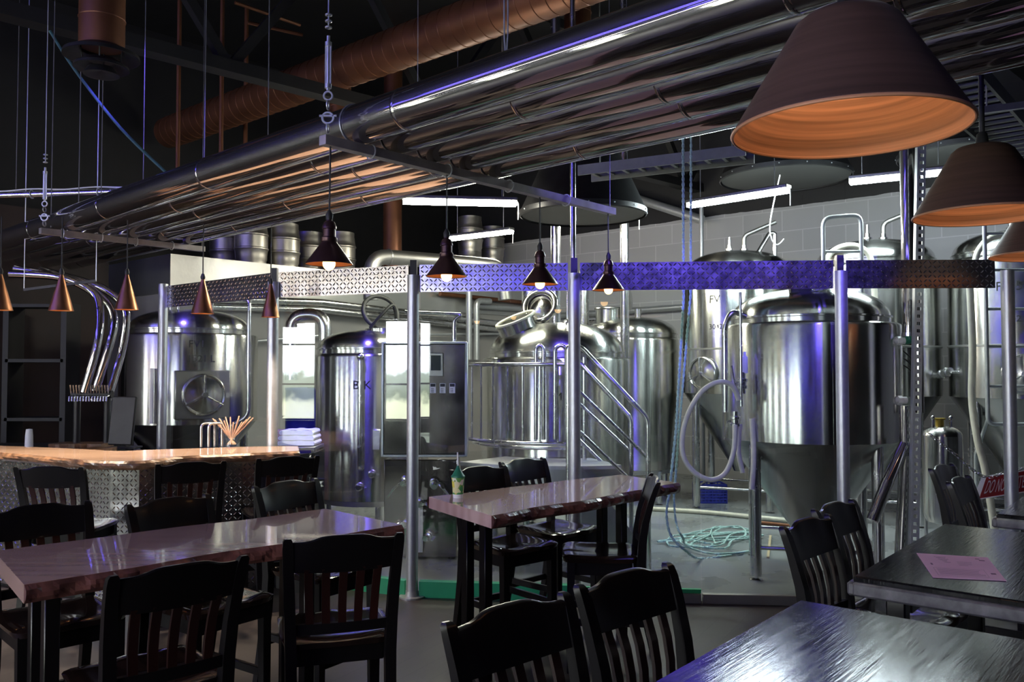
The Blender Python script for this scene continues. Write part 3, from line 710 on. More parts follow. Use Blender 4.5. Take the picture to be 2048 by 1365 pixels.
fv1 = tank('fermenter_tank', 'steel tank marked FV1 1521 L with a round manway door, behind the bar', 380, 9.35, .715, 1.12, 2.06, 2.34, cone=.3, leg0=45, group=FV, neck=.89)
t = fv1
p0 = math.atan2(-t.location.y, -t.location.x)
letters(t, .715, 1.915, .09, 'FV1', .105, phi0=p0+.0).name = 'lettering'
letters(t, .715, 1.765, .15, '1521 L', .10)
def manway(t, r, z, dphi, size, square=True, wheel=True):
    a = math.atan2(-t.location.y, -t.location.x)+dphi; n = Vector((math.cos(a), math.sin(a), 0)); s = Vector((-n.y, n.x, 0))
    rot = Matrix((s, Vector((0, 0, 1)), n)).transposed(); c = n*(r-.02)+Vector((0, 0, z))
    if square:
        M().box(c+n*.05, (size*2.5, size*2.3, .10), rot=rot, bev=.01).build('manway_frame', MT['steel_matte'], t); c = c+n*.10
    d = M().lathe([(size*.98, -.03), (size, .02), (size*.93, .035), (size*.90, .02), (size*.86, .02), (size*.5, .055), (.001, .065)], 48, c+n*.03, rot).build('manway_door', MT['steel'], t)
    if wheel:
        w = M()
        for k in range(3):
            b = R(90+120*k); v = (s*math.cos(b)+Vector((0, 0, 1))*math.sin(b))
            w.tube([c+n*.10, c+n*.115+v*size*.95], .009, 8)
        w.lathe([(.001, 0), (.028, 0), (.028, .07), (.001, .07)], 14, c+n*.07, rot)
        w.build('door_clamp', MT['tubesteel'], d)
        M().torus(c+n*.065, size*.93, .012, rot, 36, 8).build('gasket_ring', MT['tubesteel'], d)
    return d
manway(t, .715, 1.43, .16, .215)
M().box((-.10, -.745, 1.42), (.03, .02, .56)).build('sight_strip', MT['white'], t)
M().tube(round_path([(.53, -.52, 1.05), (.80, -.5, 1.2), (.80, -.5, 2.42), (.3, -.2, 2.46), (.3, -.2, 2.28)], .08), .022, 12).build('spray_pipe', MT['tubesteel'], t)
M().tube(round_path([(-.1, -.3, 2.3), (-.1, -.3, 2.42), (-.02, -.3, 2.42), (-.02, -.3, 2.3)], .04), .014, 10).build('lifting_eye', MT['tubesteel'], t)

bk = tank('brew_kettle', 'steel kettle marked BK with an open black lid, behind the glass', 744, 8.75, .575, .42, 1.84, 2.09, legs=3, leg0=90, neck=.96, cat='kettle')
t = bk
letters(t, .575, 1.50, -.27, 'B', .115); letters(t, .575, 1.50, -.075, 'K', .115)
rt = Matrix.Rotation(R(62), 3, 'X')@Matrix.Rotation(R(28), 3, 'Y')
M().torus((.10, -.1, 2.27), .185, .022, rt, 36, 10).build('open_lid_ring', MT['rubber'], t)
M().tube(spline([(.02, -.25, 2.10), (.12, -.25, 2.22), (.23, -.15, 2.34), (.26, -.1, 2.2), (.25, -.12, 2.06)], 6), .018, 8).build('lid_arm', MT['blacksteel'], t)
M().lathe([(.20, 1.98), (.20, 2.10), (.185, 2.10), (.185, 1.98)], 36, (.15, -.1, 0)).build('lid_collar', MT['steel'], t)
M().tube(round_path([(-.0, -.59, 1.80), (-.0, -.66, 1.80), (-.0, -.66, .75), (-.0, -.58, .75)], .06), .025, 12).build('side_pipe', MT['tubesteel'], t)
M().sphere((-.0, -.66, 1.81), .04, 14).build('pipe_joint', MT['tubesteel'], t)
M().box((.15, -.62, 1.02), (.08, .06, .20), bev=.01).build('sensor_box', MT['steel_matte'], t)
valve(t, (.12, -.60, .70), (0, -1, 0), 1.1); valve(t, (.0, -.60, .58), (0, -1, 0), 1.1)

mlt = tank('mash_tun', 'widest steel mash tank with a tilted open hatch, behind the platform rail', 1113, 8.65, .755, .40, 1.80, 2.16, legs=4, leg0=20, neck=.90, cat='tank')
t = mlt
nk = Matrix.Rotation(R(-22), 3, 'Y')@Matrix.Rotation(R(12), 3, 'X')
M().lathe([(.19, -.10), (.19, .14), (.20, .14), (.20, .155), (.175, .155), (.175, -.10)], 40, (-.37, -.22, 2.03), nk).build('hatch_neck', MT['steel'], t)
M().torus((-.42, -.24, 2.19), .20, .014, nk, 36, 8).build('clamp_ring', MT['hose'], t)
ld = Matrix.Rotation(R(68), 3, 'X')@Matrix.Rotation(R(35), 3, 'Y')
ld = Vector((-.35, -.85, .38)).to_track_quat('Z', 'Y').to_matrix()
M().torus((-.17, -.05, 2.33), .165, .034, ld, 40, 12).build('open_lid_ring', MT['chrome'], t)
M().lathe([(.15, -.03), (.10, .0), (.001, .015)], 36, (-.17, -.05, 2.33), ld).build('open_lid', MT['steel'], t)
M().tube([(-.16, -.12, 2.15), (-.16, -.05, 2.2), (-.10, .02, 2.12)], .018, 8).build('lid_hinge', MT['tubesteel'], t)
letters(t, .755, 1.405, .02, 'M', .10)
M().sphere((.10, -.2, 2.14), .05, 14).build('spray_fitting', MT['tubesteel'], t)
M().tube([(.10, -.2, 2.10), (.10, -.2, 2.5)], .010, 8).build('vent_tube', MT['tubesteel'], t)

hlt = tank('hot_liquor_tank', 'steel domed tank against the block wall, behind the mash tank and ropes', 1262, 11.0, .605, .45, 2.08, 2.36, legs=4, leg0=30, neck=.97, cat='tank')
t = hlt
M().lathe([(.17, -.12), (.17, .1), (.16, .1), (.16, -.12)], 36, (-.30, -.15, 2.36)).build('hatch_neck', MT['steel'], t)
M().torus((-.30, -.15, 2.46), .175, .014, None, 36, 8).build('clamp_ring', MT['tubesteel'], t)
ldm = Matrix.Rotation(R(80), 3, 'X')@Matrix.Rotation(R(58), 3, 'Y')
M().lathe([(.19, -.02), (.19, 0), (.10, .03), (.001, .04)], 36, (-.06, -.1, 2.63), Vector((1, -.55, .2)).to_track_quat('Z', 'Y').to_matrix()).build('open_lid', MT['steel'], t)
M().tube([(-.06, -.1, 2.45), (-.14, -.12, 2.42)], .02, 8).build('lid_hinge', MT['tubesteel'], t)
M().tube([(.08, -.1, 2.30), (.08, -.1, 2.46)], .045, 14).build('vent_stub', MT['tubesteel'], t)

def tall(label, px, Y, txt):
    t = tank('fermenter_tank', label, px, Y, .67, 1.40, 2.84, 3.14, cone=.5, leg0=200, group=FV, neck=.93, bands=(1.93,))
    if txt: letters(t, .67, 2.47, txt[1], txt[0], .13); letters(t, .67, 2.16, txt[1]+.02, '3042', .085)
    manway(t, .67, 1.64, txt[2] if txt else 0, .20, square=False)
    for x in (-.12, .06):
        f = M().lathe([(.001, 0), (.03, 0), (.03, .05), (.05, .055), (.05, .075), (.03, .08), (.03, .12), (.001, .12)], 18, (x, -.1, 3.09)).build('dome_fitting', MT['tubesteel'], t)
    M().lathe([(.018, 0), (.018, .1), (.001, .1)], 12, (-.12, -.1, 3.21)).build('pressure_stub', MT['tubesteel'], t)
    M().tube(round_path([(.06, -.1, 3.2), (.06, -.1, 3.33), (.42, -.22, 3.48)], .06), .026, 12).build('vent_arm', MT['steel_matte'], t)
    valve(t, (.0, -.45, .95), (0, -1, -.3), 1.2)
    return t
fva = tall('tall steel tank marked FV and 3042, beside the hanging ropes', 1476, 10.5, ('FV', -.40, -.62))
M().tube(round_path([(.05, -.35, 2.9), (.30, -.35, 3.32), (.36, -.35, 3.32), (.36, -.35, 2.0)], .06), .028, 12).build('spray_pipe', MT['tubesteel'], fva)
fvb = tall('tall unmarked steel tank behind the large cone-bottomed tank', 1752, 9.6, None)
fvc = tall('tall steel tank marked FV 5 behind the metal ladder', 2040, 8.9, ('FV 5', -.12, .05))
valve(fvb, (.44, -.52, 1.62), (.2, -1, .3), 1.5)
M().tube(round_path([(.48, -.72, 1.66), (.57, -.75, 1.66), (.59, -.75, 1.78)], .05), .016, 10).build('sample_tube', MT['tubesteel'], fvb)
M().lathe([(.001, 0), (.045, 0), (.045, .10), (.02, .11), (.02, .19), (.001, .19)], 16, (.59, -.75, 1.78)).build('airlock', MT['white'], fvb)

# small pressure tank
x = W(1882, 737, 7.6)
t = thing('pressure_tank', 'small narrow steel pressure tank beside the slotted strut', 'tank', (x.x, 7.6, 0))
M().lathe([(.001, .30), (.14, .34), (.165, .42), (.165, 1.10)]+[(.165*math.cos(R(a)), 1.10+.09*math.sin(R(a))) for a in range(0, 91, 15)], 40).build('shell', MT['steel'], t)
M().lathe([(.001, 0), (.035, 0), (.035, .06), (.05, .062), (.05, .075), (.001, .075)], 18, (-.02, 0, 1.18)).build('neck_cap', mat('yellow_brass_cap', (.45, .32, .05), .6, .4, var=(9, .1)), t)
for s in (-.09, .07): M().tube([(s, -.02, 1.15), (s, -.02, 1.25)], .012, 8).sphere((s, -.02, 1.26), .02, 10).build('top_valve', MT['tubesteel'], t)
for k in range(3):
    a = R(30+120*k); M().tube([(.14*math.cos(a), .14*math.sin(a), .012), (.14*math.cos(a), .14*math.sin(a), .42)], .016, 10).build('leg', MT['tubesteel'], t)
M().tube(round_path([(.0, -.1, .36), (.0, -.16, .30), (.16, -.18, .30), (.16, -.18, .2)], .05), .018, 10).build('outlet_pipe', MT['tubesteel'], t)

# ------------------------------------------------------------------ control cabinet and pump skid
def from_px(px0, py0, px1, py1, Y): return W(px0, py0, Y), W(px1, py1, Y)
a, b = from_px(764, 684, 934, 914, 7.35); cw = b.x-a.x; ch = a.z-b.z
t = thing('control_cabinet', 'steel control cabinet with a small screen, hung before the kettle', 'control cabinet', ((a.x+b.x)/2, 7.35, b.z))
M().box((0, .13, ch/2), (cw, .24, ch), bev=.01).build('box', MT['steel_matte'], t)
dr = M().box((0, 0, ch/2), (cw-.035, .02, ch-.04), bev=.006).build('door', mat('dull_mirror_steel', (.30, .28, .27), 1, .2, var=(3, .15), rvar=.08), t)
fr = M()
for s in (-1, 1): fr.box((s*(cw/2-.008), -.004, ch/2), (.022, .03, ch), bev=.004)
for z in (.008, ch-.008): fr.box((0, -.004, z), (cw-.03, .03, .022), bev=.004)
fr.build('frame', MT['galv'], t)
sc = M().box((.10, -.018, ch*.80), (.125, .02, .20), bev=.004).build('screen_bezel', MT['steel_matte'], t); M().box((.10, -.03, ch*.815), (.085, .006, .13)).build('screen', MT['screen'], sc)
for k in range(3):
    lb = M().box((.075+.083*k, -.014, ch*.595), (.05, .006, .085)).build('label_plate', MT['white'], t)
    mm = M().box((.075+.083*k, -.019, ch*.595+.026), (.042, .004, .025))
    for q in range(3):
        for c in (-1, 0): mm.box((.075+.083*k+.012*c+.002, -.019, ch*.595-.004-.014*q), (.008, .004, .006))
    mm.build('lettering', MT['ink'], lb, sharp=None)
M().tube([(-.10, -.012, ch*.62), (-.10, -.035, ch*.62)], .018, 14).build('knob', MT['rubber'], t)
M().tube(round_path([(cw/2-.12, .1, ch), (cw/2-.12, .1, ch+.2), (cw/2-.05, .1, ch+.24), (cw/2-.55, .1, ch+.26)], .04), .02, 10).build('top_pipe', MT['tubesteel'], t)
a, b = from_px(768, 918, 914, 1116, 7.55)
t = thing('pump_skid', 'steel pump skid with valves and levers, standing below the control cabinet', 'pump skid', ((a.x+b.x)/2, 7.55, 0.012))
w = b.x-a.x; h = a.z-.04
M().box((0, .2, h/2+.02), (w, .4, h), bev=.01).build('casing', mat('polished_dull_steel', (.32, .29, .27), 1, .17, var=(4, .2), bump=(3, .25, .02)), t)
for (x, z) in ((-.12, .72), (.12, .70), (.0, .52), (-.10, .33), (.10, .22), (.22, .5)):
    valve(t, (x, .0, z), (random.uniform(-.3, .3), -1, random.uniform(-.3, .3)), 1.15)
for (x0, z0, x1, z1) in ((-.28, .56, -.13, .70), (-.26, .28, -.10, .34), (.12, .70, .26, .56)):
    M().tube(round_path([(x0, -.06, z0), ((x0+x1)/2, -.1, (z0+z1)/2+.03), (x1, -.05, z1)], .05), .012, 8).build('hose_tail', MT['tubesteel'], t)
M().box((.0, -.02, .28), (.05, .02, .42)).build('level_strip', MT['white'], t)
for s in (-1, 1):
    for y in (.05, .35): M().tube([(s*(w/2-.05), y, -.0), (s*(w/2-.05), y, .05)], .03, 12).build('foot', MT['rubber'], t)
# ------------------------------------------------------------------ platform with curved rail and stairs
c = Vector((mlt.location.x, mlt.location.y, 0))
t = thing('brew_platform', 'curved steel work platform and rail around the mash tank', 'platform', c)
def arc(r, a0, a1, z, n=28): return [Vector((r*math.cos(R(a0+(a1-a0)*i/n)), r*math.sin(R(a0+(a1-a0)*i/n)), z)) for i in range(n+1)]
A0, A1 = 196, 282
M().lathe([(.80, .84), (1.42, .84), (1.42, .87), (.80, .87), (.80, .84)], 40, a0=R(230), a1=R(A1+8)).build('deck', mat('pale_steel_deck', (.5, .5, .5), .6, .45, var=(9, .1)), t, sharp=30)
M().lathe([(1.40, .72), (1.415, .72), (1.415, .84), (1.40, .84), (1.40, .72)], 40, a0=R(230), a1=R(A1+8)).build('deck_skirt', MT['steel_matte'], t, sharp=30)
RR = .97
M().tube(arc(RR, A0, A1, 1.735), .021, 12).build('top_rail', MT['tubesteel'], t)
M().tube(arc(RR, A0, A1, 1.02), .019, 12).build('bottom_rail', MT['tubesteel'], t)
M().tube(arc(.86, A0, A1, .97), .019, 12).build('kick_rail', MT['tubesteel'], t)
for k in range(9):
    a = R(A0+(A1-A0)*(k+.5)/9); p = Vector((RR*math.cos(a), RR*math.sin(a), 0)); M().tube([p+Vector((0, 0, 1.02)), p+Vector((0, 0, 1.735))], .0105, 8).build('baluster', MT['tubesteel'], t)
for a in (A0, A1):
    p = Vector((RR*math.cos(R(a)), RR*math.sin(R(a)), 0)); M().tube([p+Vector((0, 0, .87)), p+Vector((0, 0, 1.80))], .021, 12).build('rail_post', MT['tubesteel'], t)
for a in (233, 256, 280):
    p = Vector((1.36*math.cos(R(a)), 1.36*math.sin(R(a)), 0)); M().tube([p+Vector((0, 0, .012)), p+Vector((0, 0, .84))], .03, 12).build('leg', MT['tubesteel'], t)
def px_local(t, pts): return [W(*p)-Vector(t.location) for p in pts]
# gooseneck ends where the rail meets the stairs
for (pa, pb, yy) in (((1072, 720), (1087, 720), 7.75), ((1110, 712), (1133, 712), 7.65)):
    q = px_local(t, [(pa[0], 880, yy), (pa[0], 697, yy), ((pa[0]+pb[0])/2, 690, yy), (pb[0], 697, yy), (pb[0], 880, yy)])
    M().tube(round_path(q, .05), .019, 10).build('grab_rail', MT['tubesteel'], t)
q0 = W(1150, 900, 7.2)
t = thing('steel_stair', 'short steel stair with sloping double handrails, right of the platform', 'stair', (W(1215, 737, 7.3).x, 7.3, .012))
L_ = lambda *pts: px_local(t, pts)
def drop(p): return Vector((p.x, p.y, 0))
near = L_((1136, 690, 7.1), (1162, 694, 7.1), (1296, 838, 7.0)); e = near[-1]
M().tube(round_path([drop(near[0])+Vector((0, 0, .0))]+near+[drop(e)], .06), .021, 12).build('handrail', MT['tubesteel'], t)
far = L_((1140, 706, 7.7), (1160, 727, 7.7), (1262, 836, 7.6)); e2 = far[-1]
M().tube(round_path([drop(far[0])]+far+[drop(e2)], .05), .021, 12).build('handrail', MT['tubesteel'], t)
for (x0, y0, x1, y1, yy) in ((1140, 765, 1296, 917, 7.05), (1140, 845, 1262, 962, 7.05), (1140, 790, 1262, 905, 7.65), (1140, 862, 1240, 960, 7.65)):
    M().tube(L_((x0, y0, yy), (x1, y1, yy)), .015, 10).build('mid_rail', MT['tubesteel'], t)
s0, s1 = near[0], near[-1]
for Yo in (0.05, .55):
    p = [(s0.x-.02, .86), (s0.x+.12, .86), (s1.x+.02, .14), (s1.x+.02, .0), (s1.x-.28, .0), (s0.x-.02, .42)]
    m = M(); n = len(p); m.v = [(x, s0.y+Yo, z) for x, z in p]+[(x, s0.y+Yo+.012, z) for x, z in p]
    m.f = [tuple(range(n)), tuple(reversed(range(n, 2*n)))]+[(i, n+i, n+(i+1) % n, (i+1) % n) for i in range(n)]
    m.build('stringer', MT['steel_matte'], t, sharp=None)
for k in range(3):
    f = (k+.5)/3; M().box((s0.x+.12+(s1.x-s0.x-.12)*f, s0.y+.31, .80-.66*f), (.22, .48, .03)).build('tread', MT['plate'], t, sharp=None)
# ------------------------------------------------------------------ ladder, chain and sign at the entrance
t = thing('metal_ladder', 'tubular steel ladder leaning up to the tank marked FV 5', 'ladder', (W(2030, 737, 7.75).x, 7.75, .012))
lx = [W(1974, 737, 7.75).x-t.location.x, W(2092, 737, 7.75).x-t.location.x]
zb, zt = W(1974, 852, 7.75).z, W(1974, 455, 7.75).z
M().tube(round_path([(lx[0], 0, zt), (lx[0], 0, zb), (lx[1], 0, zb), (lx[1], 0, zt)], .07), .019, 12).build('side_frame', MT['palegalv'], t)
for py in (470, 543, 621, 696, 776): z = W(1974, py, 7.75).z; M().tube([(lx[0], 0, z), (lx[1], 0, z)], .014, 10).build('rung', MT['palegalv'], t)
for s in lx: M().tube([(s, 0, zb+.05), (s+.02, .25, zb-.3), (s+.02, .25, .0)], .016, 10).build('brace', MT['palegalv'], t)
t = thing('guard_hoop', 'upside-down U of steel tube standing behind the blue header, over the cone-bottomed tank', 'hoop', (W(1685, 737, 8.3).x, 8.3, .012))
M().tube(round_path(px_local(t, [(1648, 1000, 8.3), (1648, 437, 8.3), (1722, 431, 8.3), (1722, 1000, 8.3)])[0:0]+[Vector((W(1648, 737, 8.3).x-t.location.x, 0, 0)), px_local(t, [(1646, 436, 8.3)])[0], px_local(t, [(1722, 430, 8.3)])[0], Vector((W(1724, 737, 8.3).x-t.location.x, 0, 0))], .09), .021, 12).build('tube_frame', MT['palegalv'], t)
z = W(1680, 506, 8.3).z; M().tube([(W(1648, 737, 8.3).x-t.location.x, 0, z), (W(1723, 737, 8.3).x-t.location.x, 0, z-.0)], .014, 10).build('rung', MT['palegalv'], t)
def link_chain(path, pitch=.026):
    P = spline(path, 24); L = [0]
    for i in range(1, len(P)): L.append(L[-1]+(P[i]-P[i-1]).length)
    m = M(); n = int(L[-1]/pitch); j = 0
    for k in range(n):
        s = (k+.5)*pitch
        while L[j+1] < s: j += 1
        f = (s-L[j])/(L[j+1]-L[j]); p = P[j].lerp(P[j+1], f); d = (P[j+1]-P[j]).normalized()
        up = Vector((0, 0, 1)); sd = d.cross(up).normalized(); u2 = sd.cross(d)
        q = (sd+u2).normalized() if k % 2 else (sd-u2).normalized()
        ring = [p+d*(math.cos(2*math.pi*a/12)*pitch*.72)+q*(math.sin(2*math.pi*a/12)*pitch*.42) for a in range(12)]
        m.tube(ring, .0034, 6, closed=True)
    return m
cp = [W(1858, 868, 6.4), W(1905, 905, 6.36), W(1966, 953, 6.32), W(2012, 945, 6.30), W(2052, 935, 6.28), W(2110, 915, 6.25)]
o = link_chain(cp).build('barrier_chain', MT['tubesteel'], loc=cp[0]); tag(o, 'steel link chain slung across the entrance, holding the DO NOT ENTER sign', 'chain')
p, q, r_, s_ = W(1964, 954, 6.32), W(2062, 938, 6.27), W(2058, 984, 6.27), W(1944, 1002, 6.32)
t = thing('warning_sign', 'red DO NOT ENTER sign hung on the chain', 'sign', p)
def quad_sign(t, P, z_off, th, mt, name, parent):
    n = (P[1]-P[0]).cross(P[3]-P[0]).normalized()
    if n.y > 0: n = -n
    m = M(); m.v = [tuple(v+n*z_off) for v in P]+[tuple(v+n*(z_off-th)) for v in P]
    m.f = [(0, 1, 2, 3), (7, 6, 5, 4)]+[(i, 4+i, 4+(i+1) % 4, (i+1) % 4) for i in range(4)]
    return m.build(name, mt, parent, sharp=None), n
P = [v-p for v in (p, q, r_, s_)]
bo, n = quad_sign(t, P, 0, .004, MT['white'], 'sign_board', t)
ux = (P[1]-P[0]); uy = (P[3]-P[0])
at = lambda f, g: P[0]*(1-f)*(1-g)+P[1]*f*(1-g)+P[2]*f*g+P[3]*(1-f)*g
quad_sign(t, [at(.10, .06), at(.99, .06), at(.99, .95), at(.12, .95)], .002, .002, mat('sign_red', (.20, .012, .014), 0, .4, var=(6, .1)), 'red_field', t)
vs, fs = text_mesh('DO NOT ENTER', 1.0); xs = [v.x for v in vs]; ys = [v.y for v in vs]; x0, x1, y0, y1 = min(xs), max(xs), min(ys), max(ys)
M().add([at(.17+.80*(v.x-x0)/(x1-x0), .78-.56*(v.y-y0)/(y1-y0))+n*.0035 for v in vs], fs).build('lettering', MT['white'], t, sharp=None)
# ------------------------------------------------------------------ floor-standing and hanging pipes
def standpipe(name, label, cat, px, Y, z0, z1, r, mt, seg=16, group=None, px2=None):
    x = W(px, 737, Y).x; o = M().tube([(x, Y, z0), (x if px2 is None else px2, Y, z1)], r, seg).build(name, mt, loc=(x, Y, z0)); return tag(o, label, cat, group)
standpipe('steam_pipe', 'shiny upright pipe left of the mash tank hatch post, rising to the ceiling', 'pipe', 1112, 9.6, 2.0, CEIL, .055, MT['tubesteel'])
standpipe('conduit_pipe', 'upright square-looking conduit right of the fourth pendant, rising to the ceiling', 'pipe', 1250, 10.15, 1.75, CEIL, .055, MT['tubesteel'])
standpipe('conduit_pipe', 'thin upright conduit just behind the post by the stair', 'pipe', 1147, 6.72, 2.25, CEIL, .022, MT['tubesteel'])
standpipe('wall_conduit', 'dark thin conduit running down the block wall behind the rope', 'pipe', 1405, 11.9, .012, 4.1, .03, MT['galv'])
x = front_tank.location.x+.61; t = thing('drain_stack', 'wide polished pipe dropping from the ceiling to a green elbow', 'pipe', (x, 6.65, 1.95))
M().tube([(0, 0, .0), (0, 0, CEIL-1.93)], .052, 24).build('pipe_run', MT['chrome'], t)
M().lathe([(.053, .0), (.058, .0), (.058, .03), (.053, .03)], 24, (0, 0, 0)).build('collar', MT['tubesteel'], t)
M().tube([(.095, .05, -.6), (.095, .05, CEIL-1.93)], .035, 18).build('second_run', MT['chrome'], t)
t = thing('drain_pipe', 'forked polished drain pipe running from the white fitting to the floor', 'pipe', (W(1805, 737, 6.45).x, 6.45, .012))
q = px_local(t, [(1810, 812, 6.46), (1812, 885, 6.46), (1776, 962, 6.42), (1745, 1042, 6.38)])
M().tube(q[:2], .045, 18).build('upper_run', MT['chrome'], t); M().tube(q[1:3], .042, 18).build('fork_arm', MT['chrome'], t); M().tube(q[2:], .046, 18).build('fork_sleeve', MT['chrome'], t)
q2 = px_local(t, [(1814, 880, 6.48)])[0]; M().tube([q2, Vector((px_local(t, [(1798, 1090, 6.48)])[0].x, q2.y, 0))], .05, 18).build('down_run', MT['chrome'], t)
# slotted strut
x0, x1 = W(1842, 310, 6.33), W(1828, 1090, 6.33); t = thing('slotted_strut', 'perforated steel strut standing from floor to ceiling, beside the chrome pipes', 'strut', (W(1827, 1150, 6.33).x, 6.33, .012))
d = (x0-x1).normalized(); H = 6.2; m = M(); w = .062
m.bar(Vector((0, 0, 0))+Vector((-w/2+.008, 0, 0)), Vector((-w/2+.008, 0, 0))+d*H, .016, .004, up=(0, 1, 0)); m.bar(Vector((w/2-.008, 0, 0)), Vector((w/2-.008, 0, 0))+d*H, .016, .004, up=(0, 1, 0))
k = 0.0
while k < H:
    m.bar(d*k, d*(k+.03), w-.032, .004, up=(0, 1, 0)); k += .055
m.build('slotted_face', MT['palegalv'], t, sharp=None)
M().bar(Vector((w/2, .02, 0)), Vector((w/2, .02, 0))+d*H, .004, .04, up=(0, 1, 0)).bar(Vector((-w/2, .02, 0)), Vector((-w/2, .02, 0))+d*H, .004, .04, up=(0, 1, 0)).build('side_flange', MT['galv'], t, sharp=None)
# ------------------------------------------------------------------ ropes and hose
def rope(name, label, path, r, mt, cat, twist=True, n=10):
    P = spline(path, n)
    m = M()
    if twist:
        L = 0; paths = [[], []]
        for i, p in enumerate(P):
            if i: L += (p-P[i-1]).length
            dd = (P[min(i+1, len(P)-1)]-P[max(i-1, 0)]).normalized(); s = dd.cross(Vector((.3, 1, .2))).normalized(); u = s.cross(dd)
            for q in range(2):
                a = L*70+math.pi*q; paths[q].append(p+(s*math.cos(a)+u*math.sin(a))*r*.5)
        for q in range(2): m.tube(paths[q], r*.62, 7)
    else: m.tube(P, r, 12)
    return tag(m.build(name, mt, loc=P[-1]), label, cat)
def dense(p, q, n): return [Vector(p).lerp(Vector(q), i/n) for i in range(n)]
top1, top2 = W(1366, 285, 6.75), W(1382, 285, 6.75)
fl = .026
pa = dense(Vector((top1.x+.1, 7.4, CEIL)), top1, 12)+dense(top1, W(1367, 600, 6.75), 16)+dense(W(1367, 600, 6.75), W(1352, 860, 6.75), 16)+dense(W(1352, 860, 6.75), W(1337, 1000, 6.72), 12)+[W(1333, 1030, 6.7), W(1342, 1072, 6.68), W(1372, 1103, 6.68)]+[Z(1400, 1118, fl), Z(1450, 1112, fl), Z(1510, 1100, fl)]
rope('hoist_rope', 'pale teal rope hanging left of its twin down to the brewery floor', pa, .011, MT['rope'], 'rope', n=8)
coil = []
rnd = random.Random(5)
for k in range(46):
    a = k*.9; cx, cy = 1430+rnd.uniform(-14, 14), 1078
    coil.append(Z(cx+(58+30*math.sin(k*.37)+rnd.uniform(-26, 26))*math.cos(a)+24*math.sin(k*.6), cy-1+(15+rnd.uniform(-8, 8))*math.sin(a)+9*math.sin(k*.83), fl+.006*(k % 4)))
pb = dense(Vector((top2.x+.1, 7.4, CEIL)), top2, 12)+dense(top2, W(1381, 590, 6.8), 16)+dense(W(1381, 590, 6.8), W(1358, 860, 6.78), 16)+dense(W(1358, 860, 6.78), W(1347, 1010, 6.76), 12)+[W(1352, 1045, 6.75), W(1365, 1075, 6.75)]+[Z(1385, 1092, fl)]+coil
rope('hoist_rope', 'pale teal rope ending in the loose coil on the brewery floor', pb, .010, MT['rope'], 'rope', n=6)
hz = [W(1478, 800, 6.62), W(1462, 770, 6.6), W(1432, 766, 6.6), (W(1398, 790, 6.62)), W(1372, 840, 6.65), W(1364, 890, 6.65), W(1372, 925, 6.64), W(1395, 950, 6.62), W(1425, 960, 6.6), W(1452, 945, 6.6), W(1468, 900, 6.62), W(1470, 850, 6.64)]
rope('wash_hose', 'milky looped hose hanging at the left of the large cone-bottomed tank', hz, .020, MT['hose'], 'hose', False, 8)
rope('floor_pipe', 'long cream pipe lying across the brewery floor behind the rope coil', [Z(1300, 1018, .04), Z(1420, 1026, .04), Z(1560, 1040, .04), Z(1700, 1052, .04)], .026, MT['hose'], 'pipe', False, 4)
rope('floor_pipe', 'brown length of pipe lying on the brewery floor beside the rope coil', [Z(1500, 1044, .035), Z(1560, 1050, .035), Z(1640, 1060, .035)], .02, MT['duct'], 'pipe', False, 4)
rope('air_hose', 'pale corrugated hose hanging down the tank marked FV 5 to the sign', [W(1940, 575, 7.9), W(1945, 700, 7.85), W(1944, 800, 7.85), W(1955, 880, 7.8), W(1972, 950, 7.75), Vector((W(1990, 737, 7.6).x, 7.6, .04))], .032, MT['hose'], 'hose', False, 8)
rope('air_hose', 'white bent hose over the tall tank behind the steel U-frame', [W(1650, 530, 8.75), W(1662, 506, 8.75), W(1690, 492, 8.75), W(1720, 495, 8.75), W(1742, 520, 8.75), W(1750, 600, 8.75)], .03, MT['hose'], 'hose', False, 8)
rope('air_hose', 'white hose arching over the dome of the tank marked FV 5', [W(1950, 525, 8.1), W(1958, 500, 8.1), W(1980, 477, 8.1), W(2020, 470, 8.1), W(2070, 480, 8.1), W(2080, 560, 8.1)], .03, MT['hose'], 'hose', False, 8)

# ------------------------------------------------------------------ clutter on the brewery floor
p = Z(1640, 1105, .012); t = thing('transfer_pump', 'steel transfer pump on the floor behind the pair of stools', 'pump', p)
M().lathe([(.001, -.20), (.075, -.20), (.08, -.18), (.08, .06), (.06, .08), (.001, .08)], 28, (.0, .12, .20), Matrix.Rotation(R(90), 3, 'Y')).build('motor', MT['tubesteel'], t)
M().lathe([(.001, 0), (.10, 0), (.11, .02), (.11, .06), (.03, .08), (.03, .16), (.04, .16), (.04, .18), (.001, .18)], 28, (.08, .12, .20), Matrix.Rotation(R(90), 3, 'Y')).build('pump_head', MT['tubesteel'], t)
M().tube([(.13, .12, .30), (.13, .12, .44)], .026, 14).build('outlet', MT['tubesteel'], t)
M().box((0, .12, .06), (.42, .20, .02), bev=.004).build('base_plate', MT['steel_matte'], t)
for x in (-.17, .17):
    for y in (.05, .19): M().tube([(x, y, 0), (x, y, .05)], .018, 10).build('foot', MT['rubber'], t)
p = Z(1425, 1008, .012); t = thing('plastic_crate', 'blue perforated plastic crate on the floor under the tank marked FV and 3042', 'crate', p)
w, dd_, h = .36, .30, .22; MT['crate'] = mat('blue_crate_plastic', (.02, .03, .30), 0, .4, var=(8, .1))
M().box((0, .15, .01), (w, dd_, .02)).build('crate_floor', MT['crate'], t, sharp=None)
